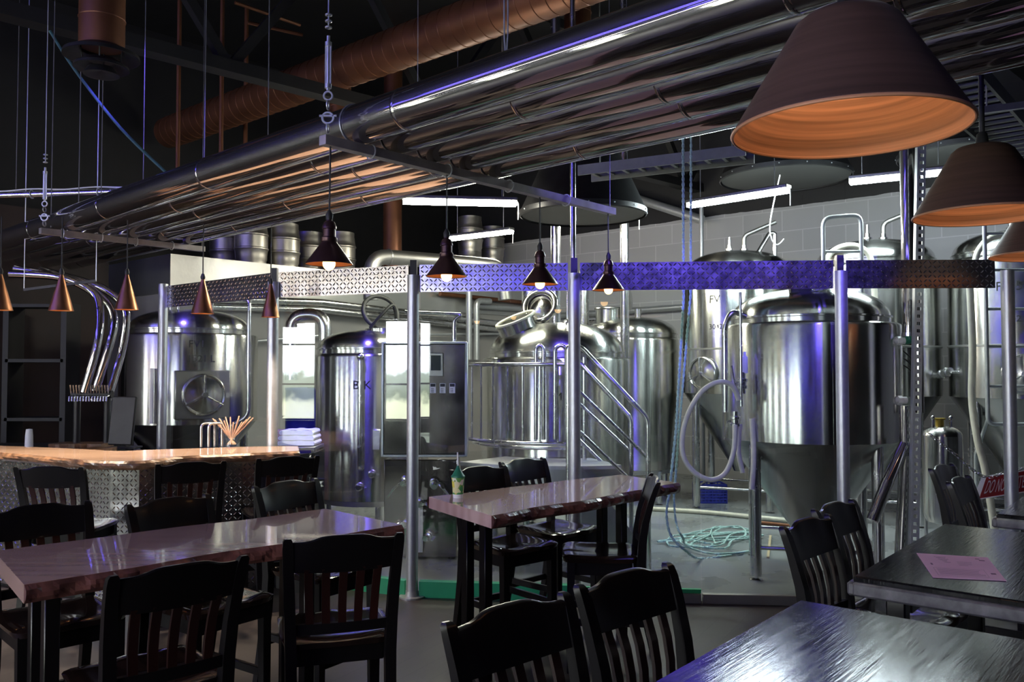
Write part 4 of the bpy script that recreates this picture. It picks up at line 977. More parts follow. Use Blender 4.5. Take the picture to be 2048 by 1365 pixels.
for (cx_, cy_, lx_, ax) in ((0, 0, w, 'x'), (0, dd_, w, 'x'), (-w/2, dd_/2, dd_, 'y'), (w/2, dd_/2, dd_, 'y')):
    m = M()
    for k in range(7): m.box((cx_, cy_, .02+h*k/6.3), (lx_, .012, .018) if ax == 'x' else (.012, lx_, .018))
    n_ = 8
    for k in range(n_+1):
        f = (k/n_-.5)*lx_; m.box((cx_+(f if ax == 'x' else 0), cy_+(f if ax == 'y' else 0), h/2), (.012, .011, h) if ax == 'x' else (.011, .012, h))
    m.build('crate_side', MT['crate'], t, sharp=None)
a, b = Z(1536, 1116, .02), Z(1541, 1072, .03); o = M().bar(a, b, .022, .012).build('scrap_wood', mat('pale_wood_slat', (.45, .36, .22), 0, .7, var=(12, .15)), loc=a, sharp=None); tag(o, 'short pale wood slat lying by the leg of the front tank', 'wood')
# ------------------------------------------------------------------ tube bundle hung over the tables
HZ = 2.765
h0 = Z(645, 280, HZ); h1 = Z(1226, 424, HZ); g0 = Z(80, 462, HZ); g1 = Z(408, 499, HZ)
Bd = (g0-h0); Bd.z = 0; Bd.normalize(); Hd = (h1-h0).normalized(); HL = (h1-h0).length
PR = .098
def hanger(label, a, b, s0, over=True):
    t = thing('hanger_bar', label, 'hanger bar', a); d = b-a
    M().bar((0, 0, 0), d, .05, .045).build('channel', mat('dull_strut', (.34, .31, .30), .6, .45, var=(9, .2)), t, sharp=None)
    top = Vector((0, 0, CEIL-HZ)); wx = Vector((.0, .0, 0))+d.normalized()*.03
    M().tube([wx+Vector((0, 0, .55)), wx+top], .0035, 8).build('cable', MT['galv'], t)
    tb = M().tube([wx+Vector((0, 0, .24)), wx+Vector((0, 0, .50))], [.008, .008], 8)
    for s in (-1, 1): tb.tube([wx+Vector((s*.011, 0, .26)), wx+Vector((s*.011, 0, .46))], .005, 6)
    tb.lathe([(.001, 0), (.016, 0), (.016, .02), (.001, .02)], 10, wx+Vector((0, 0, .25))).lathe([(.001, 0), (.016, 0), (.016, .02), (.001, .02)], 10, wx+Vector((0, 0, .45)))
    tb.build('turnbuckle', MT['galv'], t)
    sh = M(); rx = Matrix.Rotation(R(90), 3, 'X')
    sh.torus(wx+Vector((0, 0, .06)), .020, .005, Matrix.Rotation(R(90), 3, 'Y'), 16, 6).torus(wx+Vector((0, 0, .11)), .026, .006, rx, 16, 6).tube([wx+Vector((-.04, 0, .12)), wx+Vector((.04, 0, .12))], .006, 6).torus(wx+Vector((0, 0, .17)), .020, .005, Matrix.Rotation(R(90), 3, 'Y'), 16, 6)
    sh.torus(wx+Vector((0, 0, .215)), .02, .005, rx, 16, 6); sh.build('shackle', MT['galv'], t)
    for k in range(3): M().torus(wx+Vector((0, 0, .54+.03*k)), .012, .005, None, 12, 6).build('cable_clip', MT['galv'], t)
    for f in (.12, .34, .55, .78): M().torus(d*f, .036, .004, Vector(d).to_track_quat('Z', 'Y').to_matrix(), 14, 6).build('strap', MT['galv'], t)
    e = d*.985; M().tube([e, Vector((e.x, e.y, 0))+top], .003, 6).build('end_cable', MT['wire'], t)
    return t
hanger('long hanger bar crossing under the chrome tubes above the two pink tables', h0, h1, 0)
hanger('hanger bar crossing under the chrome tubes over the bar', g0, g1, 0)
k0 = g0+Bd*2.55
names = ['outermost chrome tube of the overhead bundle, on its upper left edge', 'second chrome tube of the overhead bundle from its upper left edge', 'middle chrome tube of the overhead bundle', 'fourth chrome tube of the overhead bundle from its upper left edge', 'innermost chrome tube of the overhead bundle, nearest the tanks']
for i in range(5):
    s = .095+.102*i; c = h0+Hd*(HL*s)+Vector((0, 0, .027+PR)); t = thing('overhead_tube', names[i], 'tube', c, 0, 'chrome tubes hung overhead')
    e0, e1 = -Bd*7.5, Bd*6.6
    M().tube([e0, e1], PR, 40).build('tube_run', MT['chrome'], t)
    rnd = random.Random(i+3); f = -6.0+rnd.uniform(0, 1)
    while f < 6.4:
        q = Bd.to_track_quat('Z', 'Y').to_matrix()
        M().lathe([(PR, -.012), (PR+.0015, -.010), (PR+.0015, .010), (PR, .012)], 40, Bd*f, q).build('sleeve_joint', MT['chrome'], t); f += rnd.uniform(1.5, 2.1)
    M().torus(Bd*.035, PR+.004, .004, Bd.to_track_quat('Z', 'Y').to_matrix(), 30, 6).build('tube_strap', MT['galv'], t)
# bent tubes coming down to the taps behind the bar
bends = [('bent tube nearest the shelf, dropping to the taps', [(20, 548, 7.5), (120, 555, 7.55), (185, 585, 7.6), (200, 625, 7.55), (194, 690, 7.48), (168, 785, 7.45)], .036),
         ('bent tube in the middle of the three dropping to the taps', [(30, 538, 7.7), (150, 560, 7.7), (208, 600, 7.75), (228, 640, 7.75), (216, 700, 7.7), (184, 800, 7.68)], .036),
         ('bent tube beside the tank FV1, dropping to the taps', [(80, 540, 7.9), (200, 575, 7.9), (246, 612, 7.9), (252, 650, 7.9), (240, 715, 7.9), (214, 800, 7.8)], .036)]
for lb, pts, r in bends:
    P = spline([W(*p) for p in pts], 8); o = M().tube(P, r, 20).build('bent_tube', MT['chrome'], loc=P[-1]); tag(o, 'polished '+lb, 'tube', 'chrome tubes dropping to the taps')
o = W(0, 391, 7.1); q = W(318, 381, 7.1); t = thing('light_rail', 'shiny straight rail with a cable clipped along it, left behind the chrome tubes', 'rail', o); dd = q-o
M().tube([-dd*.6, dd*1.15], .028, 14).build('rail_tube', MT['tubesteel'], t)
M().tube(spline([dd*f+Vector((0, 0, .034+.012*((k % 2)))) for k, f in enumerate([-.6, -.3, 0, .2, .4, .6, .8, 1.0])], 5), .006, 6).build('cable', MT['white'], t)
for f in (.2, .62, .97): M().torus(dd*f, .032, .006, dd.to_track_quat('Z', 'Y').to_matrix(), 14, 6).build('cable_clip', MT['galv'], t)
for f in (.1, .9): M().tube([dd*f, dd*f+Vector((0, 0, CEIL-o.z-dd.z*f))], .004, 6).build('hanger_wire', MT['wire'], t)
o = W(48, 580, 7.3); q = W(192, 562, 7.3); t = thing('hanger_rod', 'short hanger rod under the tube ends, above the taps', 'hanger bar', o)
M().bar((0, 0, 0), q-o, .022, .022).build('channel', MT['blacksteel'], t, sharp=None); M().tube([q-o, (q.x-o.x, q.y-o.y, CEIL-o.z)], .004, 6).build('hanger_wire', MT['galv'], t)
M().tube([Vector((0, 0, 0)), (0, 0, CEIL-o.z)], .004, 6).build('hanger_wire', MT['galv'], t)

# ------------------------------------------------------------------ pendants
def pendant(i, px, py, s, label):
    f = s; p = h0+Hd*(HL*f); zb = W(px, py, p.y)
    zr = zb.z+.02; x = W(px, py, p.y).x
    t = thing('pendant_lamp', label, 'pendant lamp', (x, p.y, zr), 0, 'round-bulb pendant lamps')
    M().lathe([(.110, .0), (.109, .004), (.050, .085), (.036, .105), (.036, .110)]+[], 48).build('shade', MT['darkshade'], t)
    M().lathe([(.1085, .003), (.048, .083), (.034, .10)], 48).build('shade_lining', MT['shadein'], t)
    M().lathe([(.036, .105), (.038, .11), (.038, .125), (.030, .13), (.030, .165), (.034, .168), (.034, .178), (.024, .20), (.014, .205), (.012, .225), (.001, .225)], 28).build('socket_cap', MT['darkshade'], t)
    M().sphere((0, 0, .005), .030, 20, 1.1).build('bulb', MT['bulb'], t)
    top = HZ-zr-.02
    M().tube([(0, 0, .22), (0, 0, .235), (h0.x+Hd.x*HL*f-x, 0, top)], .0045, 8).build('cord', MT['rubber'], t)
    M().lathe([(.001, .205), (.016, .21), (.018, .235), (.008, .255), (.001, .26)], 14).build('cord_grip', MT['rubber'], t)
def sval(px):
    # position along the hanger bar seen at column px
    u = (px-1024)/F; return max(0, (u*h0.y-h0.x)/((Hd.x-u*Hd.y)*HL))
for i, (px, py, lb) in enumerate([(658, 538, 'largest-looking dark cone pendant with a lit round bulb, first along the hanger bar'), (893, 561, 'dark cone pendant with a lit round bulb, second along the hanger bar'),
                                  (1080, 576, 'dark cone pendant with a lit round bulb, in front of the round open hatch'), (1217, 587, 'dark cone pendant with a lit round bulb, at the far end of the hanger bar')]):
    pendant(i, px, py, sval(px), lb)
cl = ['slim copper cone pendant far along the bar, beyond the frame edge', 'slim copper cone pendant along the bar, just beyond the frame edge', 'slim copper cone pendant cut off by the frame edge', 'slim copper cone pendant hung in front of the short hanger rod', 'slim copper cone pendant hung in front of the bent tubes', 'slim copper cone pendant above the straws, in front of the dull header panel', 'slim copper cone pendant hung right before the post behind the bar']
for (px, py, Y), lb in zip([(-260, 616, 6.4), (-130, 619, 6.2), (0, 621, 6.05), (122, 622, 6.05), (253, 620, 6.2), (405, 628, 6.35), (541, 635, 6.55)], cl):  # first two are added out of frame to light bar top and tubes
    p = W(px, py, Y); t = thing('cone_pendant', lb, 'pendant lamp', p, 0, 'slim copper cone pendants')
    r = .083 if px < 500 else .068
    M().lathe([(r, 0), (r-.001, .003), (.012, .255), (.010, .262), (.001, .264)], 40).build('shade', MT['copper'], t)
    M().lathe([(r-.002, .003), (.012, .245)], 40).build('shade_lining', MT['shadein'], t)
    M().sphere((0, 0, .035), .022, 14).build('bulb', MT['bulb_small'], t)
    M().lathe([(.001, .255), (.014, .258), (.018, .275), (.010, .30), (.001, .305)], 14).build('cord_grip', MT['rubber'], t)
    M().tube([(0, 0, .29), (0, 0, HZ+.02-p.z)], .0045, 8).build('cord', MT['rubber'], t)
    l = bpy.data.lights.new('cone_lamp_beam', 'SPOT'); lo = bpy.data.objects.new('cone_lamp_beam', l); COL.objects.link(lo); l.energy = 90; l.color = (1, .80, .58); l.spot_size = R(95); l.spot_blend = .8; l.shadow_soft_size = .03
    lo.location = (p.x, p.y, p.z-.005)
# three big veneer cone lamps
def big_lamp(px, pt, py, wpx, D, label, hpx):
    Y = D*F/wpx; c = W(px, py, Y); r = D/2; h = W(pt, hpx, Y).z-c.z
    t = thing('cone_lamp', label, 'pendant lamp', c, 0, 'large brown cone lamps'); rt = .085*D/.6
    prof = [(r, 0), (r*.985, .012)]+[]
    n = 10
    for i in range(n+1):
        f = i/n; prof.append((r*.985+(rt*1.55-r*.985)*f, .012+(h*.90-.012)*f))
    prof += [(rt*1.30, h*.955), (rt*.9, h*.985), (rt*.3, h), (.001, h)]
    M().lathe(prof, 72).build('shade', MT['lampout'], t)
    M().lathe([(r*.992, .001)]+[(r*.975+(rt*1.5-r*.975)*f/10, .012+(h*.88-.012)*f/10) for f in range(11)]+[(.001, h*.90)], 72).build('shade_lining', MT['lampin'], t)
    M().torus((0, 0, .002), r*.992, .005, None, 72, 8).build('rim', MT['lampin'], t)
    M().sphere((0, 0, h*.50), .05, 20).build('bulb', MT['bulb_big'], t)
    M().lathe([(.022, h*.5+.045), (.022, h*.9)], 14).build('socket', MT['rubber'], t)
    M().tube([(0, 0, h-.01), (0, 0, CEIL-c.z)], .012, 10).build('stem', MT['rubber'], t)
    M().lathe([(.03, h-.005), (.022, h+.05), (.012, h+.06)], 16).build('stem_collar', MT['rubber'], t)
MT['bulb_big'] = mat('lit_big_bulb', (1, .8, .5), 0, .4, emit=((1, .74, .48), 16))
big_lamp(1697, 1700, 262, 458, .60, 'largest brown cone lamp with orange lining, nearest the camera', 24)
big_lamp(1967, 1965, 432, 262, .60, 'brown cone lamp with orange lining, second in the row, right of the strut', 290)
big_lamp(2086, 2084, 512, 192, .60, 'brown cone lamp farthest back, mostly cut off by the right frame edge', 412)

# ------------------------------------------------------------------ fluorescent fixtures and hoods in the brewery
def fluo(a, b, za, zb_, warm, label):
    p, q = Z(*a, za), Z(*b, zb_); t = thing('fluorescent_light', label, 'ceiling light', (p+q)/2, 0, 'hanging fluorescent lights'); d = (q-p)/2
    M().bar(-d, d, .10, .05).build('diffuser', MT['tube_warm' if warm else 'tube_cool'], t, sharp=None)
    M().bar(-d*1.02+Vector((0, 0, .035)), d*1.02+Vector((0, 0, .035)), .11, .04, bev=.008).build('housing', MT['steel_matte'], t)
    for s in (-.75, .75): M().tube([d*s+Vector((0, 0, .05)), d*s+Vector((0, 0, CEIL-t.location.z-d.z*s))], .004, 6).build('chain', MT['galv'], t)
    M().tube(spline([d+Vector((0, 0, .02)), d*1.04+Vector((0, 0, -.01)), d*1.04+Vector((0, 0, -.16))], 4), .006, 6).build('pull_cord', MT['white'], t)
fluo((806, 402), (1032, 407), 3.30, 3.30, True, 'warm fluorescent strip hung left of the big black hoods, nearest the kegs')
fluo((1122, 446), (1275, 431), 3.40, 3.40, True, 'warm fluorescent strip across the left black hood')
fluo((900, 478), (1023, 463), 3.50, 3.50, True, 'small-looking warm fluorescent strip in front of the stacked kegs')
fluo((1378, 411), (1576, 380), 3.45, 3.45, False, 'cool white fluorescent strip hung beside the ropes')
fluo((1700, 364), (1904, 343), 3.60, 3.60, False, 'cool white fluorescent strip behind the chrome drain stack')
MT['hoodin'] = mat('pale_hood_diffuser', (.05, .05, .047), 0, .7, var=(4, .06))
def hood(px, py, wpx, Y, label):
    c = W(px, py, Y); r = wpx/F*Y/2; t = thing('hood_lamp', label, 'hood', c, 0, 'giant black cone hoods')
    M().lathe([(r, -.03), (r+.015, -.02), (r+.015, .03), (r, .04), (r*.55, r*1.05), (r*.30, r*1.5), (.001, r*1.5)], 64).build('shade', MT['blacksteel'], t)
    M().lathe([(r*.985, -.012), (.001, -.006)], 64).build('diffuser', MT['hoodin'], t)
    rv = M()
    for k in range(16): a = 2*math.pi*k/16; rv.sphere(((r+.017)*math.cos(a), (r+.017)*math.sin(a), .005), .008, 6)
    rv.build('rivet_row', MT['galv'], t)
    M().tube([(0, 0, r*1.5-.02), (0, 0, CEIL-c.z)], .02, 10).build('stem', MT['black'], t)
hood(1166, 428, 250, 8.7, 'giant black cone hood with pale underside, behind the left warm fluorescent strip')
hood(1570, 355, 252, 10.0, 'giant black cone hood with pale underside, above the cool fluorescent strip by the ropes')
hood(1925, 310, 240, 9.2, 'giant black cone hood mostly hidden behind the brown cone lamps')

P = spline([W(1560, 350, 8.6), W(1541, 440, 8.6), W(1543, 478, 8.6), W(1555, 490, 8.6), W(1568, 478, 8.6)], 8); o = M().tube(P, .006, 8).build('hanging_cord', MT['white'], loc=P[0]); tag(o, 'thin white cord dangling in a hook shape below the middle black hood', 'cord')
# ------------------------------------------------------------------ ducts, beams, conduits overhead
def duct(name, label, p, q, r, mt, rib=.16):
    t = thing(name, label, 'duct', p); d = q-p; L = d.length; u = d.normalized()
    M().tube([(0, 0, 0), d], r, 36).build('duct_run', mt, t); m = M(); qn = u.to_track_quat('Z', 'Y').to_matrix(); f = rib
    while f < L: m.torus(u*f, r+.001, .005, qn, 32, 5); f += rib
    m.build('spiral_seam', mt, t); return t
DZ = 5.0
pa, pb = Z(380, 250, DZ), Z(1000, 22, DZ); d = (pb-pa).normalized()
duct('spiral_duct', 'long copper-painted spiral duct sloping across the dark ceiling behind the tubes', pa-d*.6, pb+d*3.2, .21, MT['duct'])
c = W(205, 0, 6.0); zf = W(205, 95, 6.0).z
t = duct('drop_duct', 'copper-painted drop duct ending in a round diffuser, top left', Vector((c.x, 6.0, zf)), Vector((c.x, 6.0, CEIL)), .152, MT['duct'], .2)
M().lathe([(.15, .0), (.25, -.05), (.255, -.075), (.24, -.075), (.15, -.02)], 48).build('outer_ring', MT['blacksteel'], t)
M().lathe([(.11, -.09), (.18, -.135), (.185, -.155), (.16, -.15), (.09, -.10)], 40).build('inner_ring', MT['blacksteel'], t)
M().lathe([(.001, -.13), (.09, -.15), (.12, -.20), (.10, -.20), (.001, -.17)], 36).build('centre_cone', MT['blacksteel'], t)
for k in range(4): a = R(20+90*k); M().tube([(.14*math.cos(a), .14*math.sin(a), .02), (.12*math.cos(a), .12*math.sin(a), -.12)], .006, 6).build('spacer', MT['blacksteel'], t)
x = W(1155, 60, 8.4).x; duct('riser_duct', 'upright copper-painted duct rising behind the tubes, right of the double wire', Vector((x, 8.4, W(1155, 200, 8.4).z)), Vector((x, 8.4, CEIL)), .135, MT['duct'], .22)
x = W(680, 200, 9.6).x; duct('riser_duct', 'upright copper-painted duct below the long duct, behind the shackle', Vector((x, 9.6, W(680, 330, 9.6).z)), Vector((x, 9.6, 4.9)), .12, MT['duct'], .22)
x = W(785, 460, 12.3).x; duct('riser_duct', 'upright copper-painted duct standing on the cooler behind the warm strip light', Vector((x, 12.3, 3.06)), Vector((x, 12.3, CEIL)), .135, MT['duct'], 5)
t = thing('exhaust_duct', 'dull steel exhaust duct with an elbow, running just above the header', 'duct', W(742, 600, 9.3))
q = px_local(t, [(742, 600, 9.3), (742, 512, 9.3), (1002, 532, 10.6), (1010, 600, 10.6)]); M().tube(round_path(q, .22, 6), .085, 24).build('duct_run', MT['steel_matte'], t)
M().torus(q[1].lerp(q[2], .12), .087, .008, (q[2]-q[1]).to_track_quat('Z', 'Y').to_matrix(), 28, 6).build('joint_band', MT['steel_matte'], t)
t = thing('vent_gooseneck', 'steel gooseneck pipe rising left of the kettle marked BK', 'pipe', W(583, 700, 9.7))
q = px_local(t, [(583, 760, 9.7), (583, 630, 9.7), (650, 630, 9.7), (650, 740, 9.7)]); M().tube(round_path(q, .20, 8), .075, 24).build('pipe_run', MT['tubesteel'], t)
for pxx, Yx in ((437, 8.6), (351, 8.8), (484, 10.5), (497, 10.5)):
    pass
rl = [('thin copper drop pipe left of the first hanger cable, the thickest of three', 437, 8.6, .022), ('thin copper drop pipe beside the teal strap end', 350, 8.8, .022), ('thin copper drop pipe nearest the first shackle', 486, 11.4, .03)]
for lb, px, Y, r in rl:
    zt = W(px, 40, Y).z; standpipe('drop_pipe', lb, 'pipe', px, Y, 3.12 if px > 480 else W(px, 380, Y).z, CEIL, r, MT['duct'], 12)
wl = [('thin wire at far left, before the diffuser', 97, 6.8, 455), ('thin wire hanging below the left edge of the round diffuser', 152, 6.6, 430), ('thin wire hanging below the middle of the round diffuser', 197, 6.6, 425), ('thin wire between two copper drop pipes', 404, 6.3, 345), ('long thin wire left of the first turnbuckle', 532, 5.9, 295)]
for lb, px, Y, pyb in wl: standpipe('hanger_wire', lb, 'wire', px, Y, W(px, pyb, Y).z, CEIL, .0042, MT['wire'], 6)
p = W(1012, 142, 3.55)
t = thing('hanger_wire', 'bright double wire dropping to the outer chrome tube', 'wire', p)
for s in (-1, 1): M().tube(spline([(0, 0, -.02), (s*.004, 0, .1), (s*.008, 0, .25), (s*.004, 0, 1.0), (s*.002, 0, CEIL-p.z)], 5), .0035, 6).build('strand', MT['galv'], t)
P = spline([W(100, 62, 6.9), W(150, 140, 6.9), W(240, 255, 6.9), W(335, 348, 6.9)], 6); o = M().tube(P, .012, 8).build('ceiling_strap', mat('dark_teal_strap', (.03, .09, .11), 0, .7, var=(30, .2)), loc=P[0]); tag(o, 'dark teal strap running slantwise from the ceiling to the tubes', 'strap')
# steel joists under the roof
def truss(label, p, q, h, n):
    t = thing('roof_truss', label, 'truss', p); d = q-p
    for z in (0, h): M().bar((0, 0, z), d+Vector((0, 0, z)), .18, .12).build('chord', MT['black'], t, sharp=None)
    for k in range(n):
        a, b = d*(k/n), d*((k+1)/n)
        M().bar(a+Vector((0, 0, 0 if k % 2 else h)), b+Vector((0, 0, h if k % 2 else 0)), .09, .09).build('brace', MT['black'], t, sharp=None)
    return t
p, q = Z(300, 96, 4.55), Z(760, 214, 4.55); u = (q-p).normalized()
truss('dark roof truss crossing under the ceiling behind the round diffuser', p-u*5.5, q+u*7.0, 1.7, 12)
off = Bd*-4.6
truss('dark roof truss crossing under the ceiling above the tube bundle', p-u*3.5+off+Vector((0, 0, .75)), q+u*6.5+off+Vector((0, 0, .75)), 1.2, 12)
for k, (z, pts) in enumerate([(5.9, ((470, 5), (600, 50))), (5.4, ((495, 45), (605, 70)))]): 
    a, b = Z(*pts[0], z), Z(*pts[1], z); o = M().tube([a, b], .02, 8).build('sprinkler_pipe', MT['duct'], loc=a); tag(o, ['upper', 'lower'][k]+' thin brown pipe under the roof, near the top of the frame', 'pipe')
# pipes on the walls
def wall_run(name, label, pts, r, mt, rr=.1): 
    P = round_path([W(*p) if isinstance(p, tuple) else p for p in pts], rr); o = M().tube(P, r, 12).build(name, mt, loc=P[0]); tag(o, label, 'pipe', 'pipes along the brewery walls')
def onwall(px, py, off=.12):
    """point on the cooler wall (B = 9.7) at this pixel"""
    q = ray(px, py); s = (9.7-off)/q.dot(B); return Vector((0, 0, CAMZ))+q*s
def onright(px, py, off=.12):
    q = ray(px, py); s = (12-off)/q.dot(A); return Vector((0, 0, CAMZ))+q*s
wall_run('wall_pipe', 'copper-coloured wall pipe just below the header, left of the round hatch', [onwall(880, 588), onwall(1110, 612)], .035, MT['duct'])
wall_run('wall_pipe', 'thick steel wall pipe running down from the gooseneck, uppermost of its bundle', [onwall(420, 598), onwall(640, 605), onwall(1000, 648)], .05, MT['tubesteel'])
wall_run('wall_pipe', 'steel wall pipe under the thick one, second of its bundle', [onwall(420, 614, .1), onwall(640, 620, .1), onwall(1000, 660, .1)], .045, MT['tubesteel'])
wall_run('wall_pipe', 'thin steel wall pipe lowest of its bundle', [onwall(430, 690, .08), onwall(640, 672, .08), onwall(1000, 668, .08)], .022, MT['galv'])
wall_run('wall_pipe', 'grey wall pipe right of the third post, lower than the copper one', [onwall(955, 612), onwall(1100, 622)], .05, MT['galv'])
wall_run('wall_pipe', 'grey wall pipe along the block wall behind the stair post', [onright(1110, 632), onright(1460, 608)], .05, MT['galv'])
wall_run('wall_pipe', 'thin steel pipe along the block wall, bent down at the open lid', [onright(1120, 648, .2), onright(1290, 636, .2), onright(1300, 680, .2)], .03, MT['tubesteel'])
wall_run('riser_pipe', 'upright grey pipe with a tee between the cabinet and the round hatch', [onwall(938, 575, .3), onwall(938, 720, .3)], .05, MT['galv'], .01)
wall_run('riser_pipe', 'upright grey pipe bent at the top, beside the tee pipe', [onwall(980, 603, .25), onwall(953, 602, .25), onwall(953, 720, .25)], .05, MT['galv'])
wall_run('ceiling_pipe', 'long grey pipe high on the block wall, running to the corner conduit', [onright(1130, 352, .3), onright(1405, 440, .3)], .07, MT['galv'])
standpipe('drum_stack', 'wide upright steel pipe behind the open hatch ring', 'pipe', 1062, 10.2, 1.9, 2.75, .11, MT['tubesteel'])
standpipe('drum_stack', 'wide upright steel pipe rising from the dome behind the stair post', 'pipe', 1168, 11.3, 2.2, 3.0, .07, MT['tubesteel'])
# ladder cable trays
MT['trayzinc'] = mat('dim_tray_zinc', (.17, .18, .17), .3, .5, var=(12, .1))
def tray(label, p, q, w, side):
    t = thing('cable_tray', label, 'cable tray', p); d = q-p; s = side.normalized()
    for k in (-1, 1): M().bar(s*(k*w/2), d+s*(k*w/2), .02, .09).build('side_rail', MT['trayzinc'], t, sharp=None)
    m = M(); n = int(d.length/.14)
    for k in range(n): m.bar(d*((k+.5)/n)-s*w/2, d*((k+.5)/n)+s*w/2, .03, .02)
    m.build('rung_row', MT['trayzinc'], t, sharp=None)
    for f in (.1, .9): M().tube([d*f, d*f+Vector((0, 0, CEIL-p.z-d.z*f))], .006, 6).build('hanger_wire', MT['trayzinc'], t)
zt = 3.47
p, q = Z(1195, 345, zt), Z(1470, 312, zt); tray('ladder cable tray above the ropes, under the chrome tubes', p-(q-p)*.1, q+(q-p)*.1, .3, (q-p).cross(Vector((0, 0, 1))))
p, q = Z(2075, 330, 3.44), Z(1945, 200, 3.44); tray('ladder cable tray right of the brown cone lamps', p, q+(q-p)*.3, .34, (q-p).cross(Vector((0, 0, 1))))
o, q = W(1912, 228, 5.2), W(2035, 212, 5.2); tt = thing('strut_channel', 'grey strut channel crossing under the right cable tray', 'strut', o); M().bar((0, 0, 0), (q-o)*1.3, .04, .04).build('channel', MT['galv'], tt, sharp=None); M().tube([(q-o)*.5, (q-o)*.5+Vector((0, 0, CEIL-o.z-(q-o).z*.5))], .006, 6).build('hanger_wire', MT['galv'], tt)

# ------------------------------------------------------------------ kegs on the cooler roof
def keg():
    t = thing('beer_keg', 'x', 'keg', group='steel kegs on the cooler roof'); r = .215; p = [(.001, .02), (.17, .02)]
    p = [(.185, 0), (.195, .0), (.195, .05), (.205, .07), (r-.01, .12), (r, .19), (r+.009, .20), (r+.009, .215), (r, .225), (r, .375), (r+.009, .385), (r+.009, .40), (r, .41), (r-.012, .48), (.200, .525), (.195, .54), (.195, .60), (.185, .60), (.18, .55), (.10, .545), (.001, .55)]
    M().lathe(p, 40).build('shell', MT['keg'], t); M().lathe([(.03, .545), (.03, .575), (.001, .575)], 14).build('spear_valve', MT['galv'], t)
    return t
MT['keg'] = mat('dull_keg_steel', (.5, .48, .43), 1, .42, var=(4, .2), rvar=.08)
k0_ = keg(); kz = 3.065
def onroof(px, off):
    q = ray(px, 530); s = (9.7+off)/q.dot(B); return Vector((0, 0, CAMZ))+q*s
kl = ['keg at the left end of the cooler roof, mostly behind the tubes', 'keg second along the cooler roof, clear of the tubes', 'keg third along the cooler roof, left of the cord of the first pendant', 'keg right behind the cord of the first pendant', 'keg last of the front row, right of the first pendant']
kp = [(452, .78, 0), (502, .30, 0), (567, .30, 0), (618, .66, 0), (681, .32, 0)]
for i, ((px, off, dz), lb) in enumerate(zip(kp, kl)):
    p = onroof(px, off); lo = (p.x, p.y, kz+dz)
    if i == 0: k0_.location = lo; k0_['label'] = 'steel '+lb
    else: dup(k0_, 'steel '+lb, lo, .6*i)
lb2 = ['lower steel keg behind the small warm strip light, left of its pair', 'lower steel keg behind the small warm strip light, right of its pair', 'upper steel keg stacked behind the small warm strip light, left one', 'upper steel keg stacked behind the small warm strip light, right one']
for i, (px, dz) in enumerate([(940, 0), (985, 0), (940, .603), (985, .603)]):
    p = onroof(px, .36 if px < 960 else .78); dup(k0_, lb2[i], (p.x, p.y, kz+dz), .4*i)

# ------------------------------------------------------------------ things on the bar and tables
c = Z(463, 893.5, BZ); t = thing('straw_glass', 'clear glass on the bar end holding a spray of straws', 'glass', c)
M().lathe([(.001, .001), (.048, .001), (.046, .02), (.040, .045), (.048, .075), (.050, .09), (.047, .09), (.044, .075), (.036, .045), (.042, .012), (.001, .01)], 28).build('glass_bowl', MT['glass'], t)
MT['straw'] = mat('tan_paper_straw', (.42, .26, .18), 0, .6, var=(30, .15))
rnd = random.Random(11)
sp = [(-1.0, .2), (-.85, -.3), (-.72, .4), (-.55, -.1), (-.42, .5), (-.28, -.4), (-.1, .3), (.1, -.2), (.25, .45), (.4, -.35), (.5, .2), (.62, -.1), (.72, .35), (.82, -.25), (.92, .1), (1.02, .3), (1.08, -.1), (.3, 0)]
for k, (a, b) in enumerate(sp):
    base = Vector((c.x-a*.032+rnd.uniform(-.006, .006), c.y-b*.03, BZ+.016)); tip = base+Vector((a*.19, b*.12, .205+rnd.uniform(-.03, .02)))
    o = M().tube([base, tip], .0052, 10).build('paper_straw', MT['straw'], loc=base); tag(o, 'tan paper straw leaning in the spray of straws in the glass on the bar', 'straw', 'straws in the glass on the bar')
for px, lb in ((402, 'left of the two bright steel hoops standing on the bar by the straws'), (417, 'right of the two bright steel hoops standing on the bar by the straws')):
    p = Z(px, 895, BZ); h = W(px, 848, p.y).z-BZ
    o = M().tube(round_path([p, p+Vector((0, 0, h)), p+Vector((.085, .06, h)), p+Vector((.085, .06, 0))], .035), .011, 10).build('rail_hoop', MT['tubesteel'], loc=p); tag(o, lb, 'rail hoop')
c = Z(916, 996, TZ); t = thing('paper_cup', 'patterned paper cup with a green dome lid and straw, on the pink table', 'cup', c)
def cup_mat():
    m, N, L, p = nodes('patterned_cup'); tc = N.new('ShaderNodeTexCoord'); n = N.new('ShaderNodeTexVoronoi'); n.inputs['Scale'].default_value = 34; L.new(tc.outputs['Object'], n.inputs[0])
    sp = N.new('ShaderNodeSeparateXYZ'); L.new(tc.outputs['Object'], sp.inputs[0])
    cr = N.new('ShaderNodeValToRGB'); e = cr.color_ramp.elements; e[0].color = (.04, .30, .08, 1); e[0].position = .25; e[1].color = (.70, .62, .10, 1); e[1].position = .5; q = e.new(.85); q.color = (.75, .75, .65, 1)
    s2 = N.new('ShaderNodeSeparateColor'); L.new(n.outputs['Color'], s2.inputs[0]); L.new(s2.outputs[0], cr.inputs[0])
    g = N.new('ShaderNodeMath'); g.operation = 'LESS_THAN'; g.inputs[1].default_value = .022; L.new(sp.outputs['Z'], g.inputs[0])
    mx = N.new('ShaderNodeMix'); mx.data_type = 'RGBA'; L.new(g.outputs[0], mx.inputs[0]); L.new(cr.outputs[0], mx.inputs[6]); mx.inputs[7].default_value = (.8, .8, .78, 1); L.new(mx.outputs[2], p.inputs['Base Color']); p.inputs['Roughness'].default_value = .4; return m
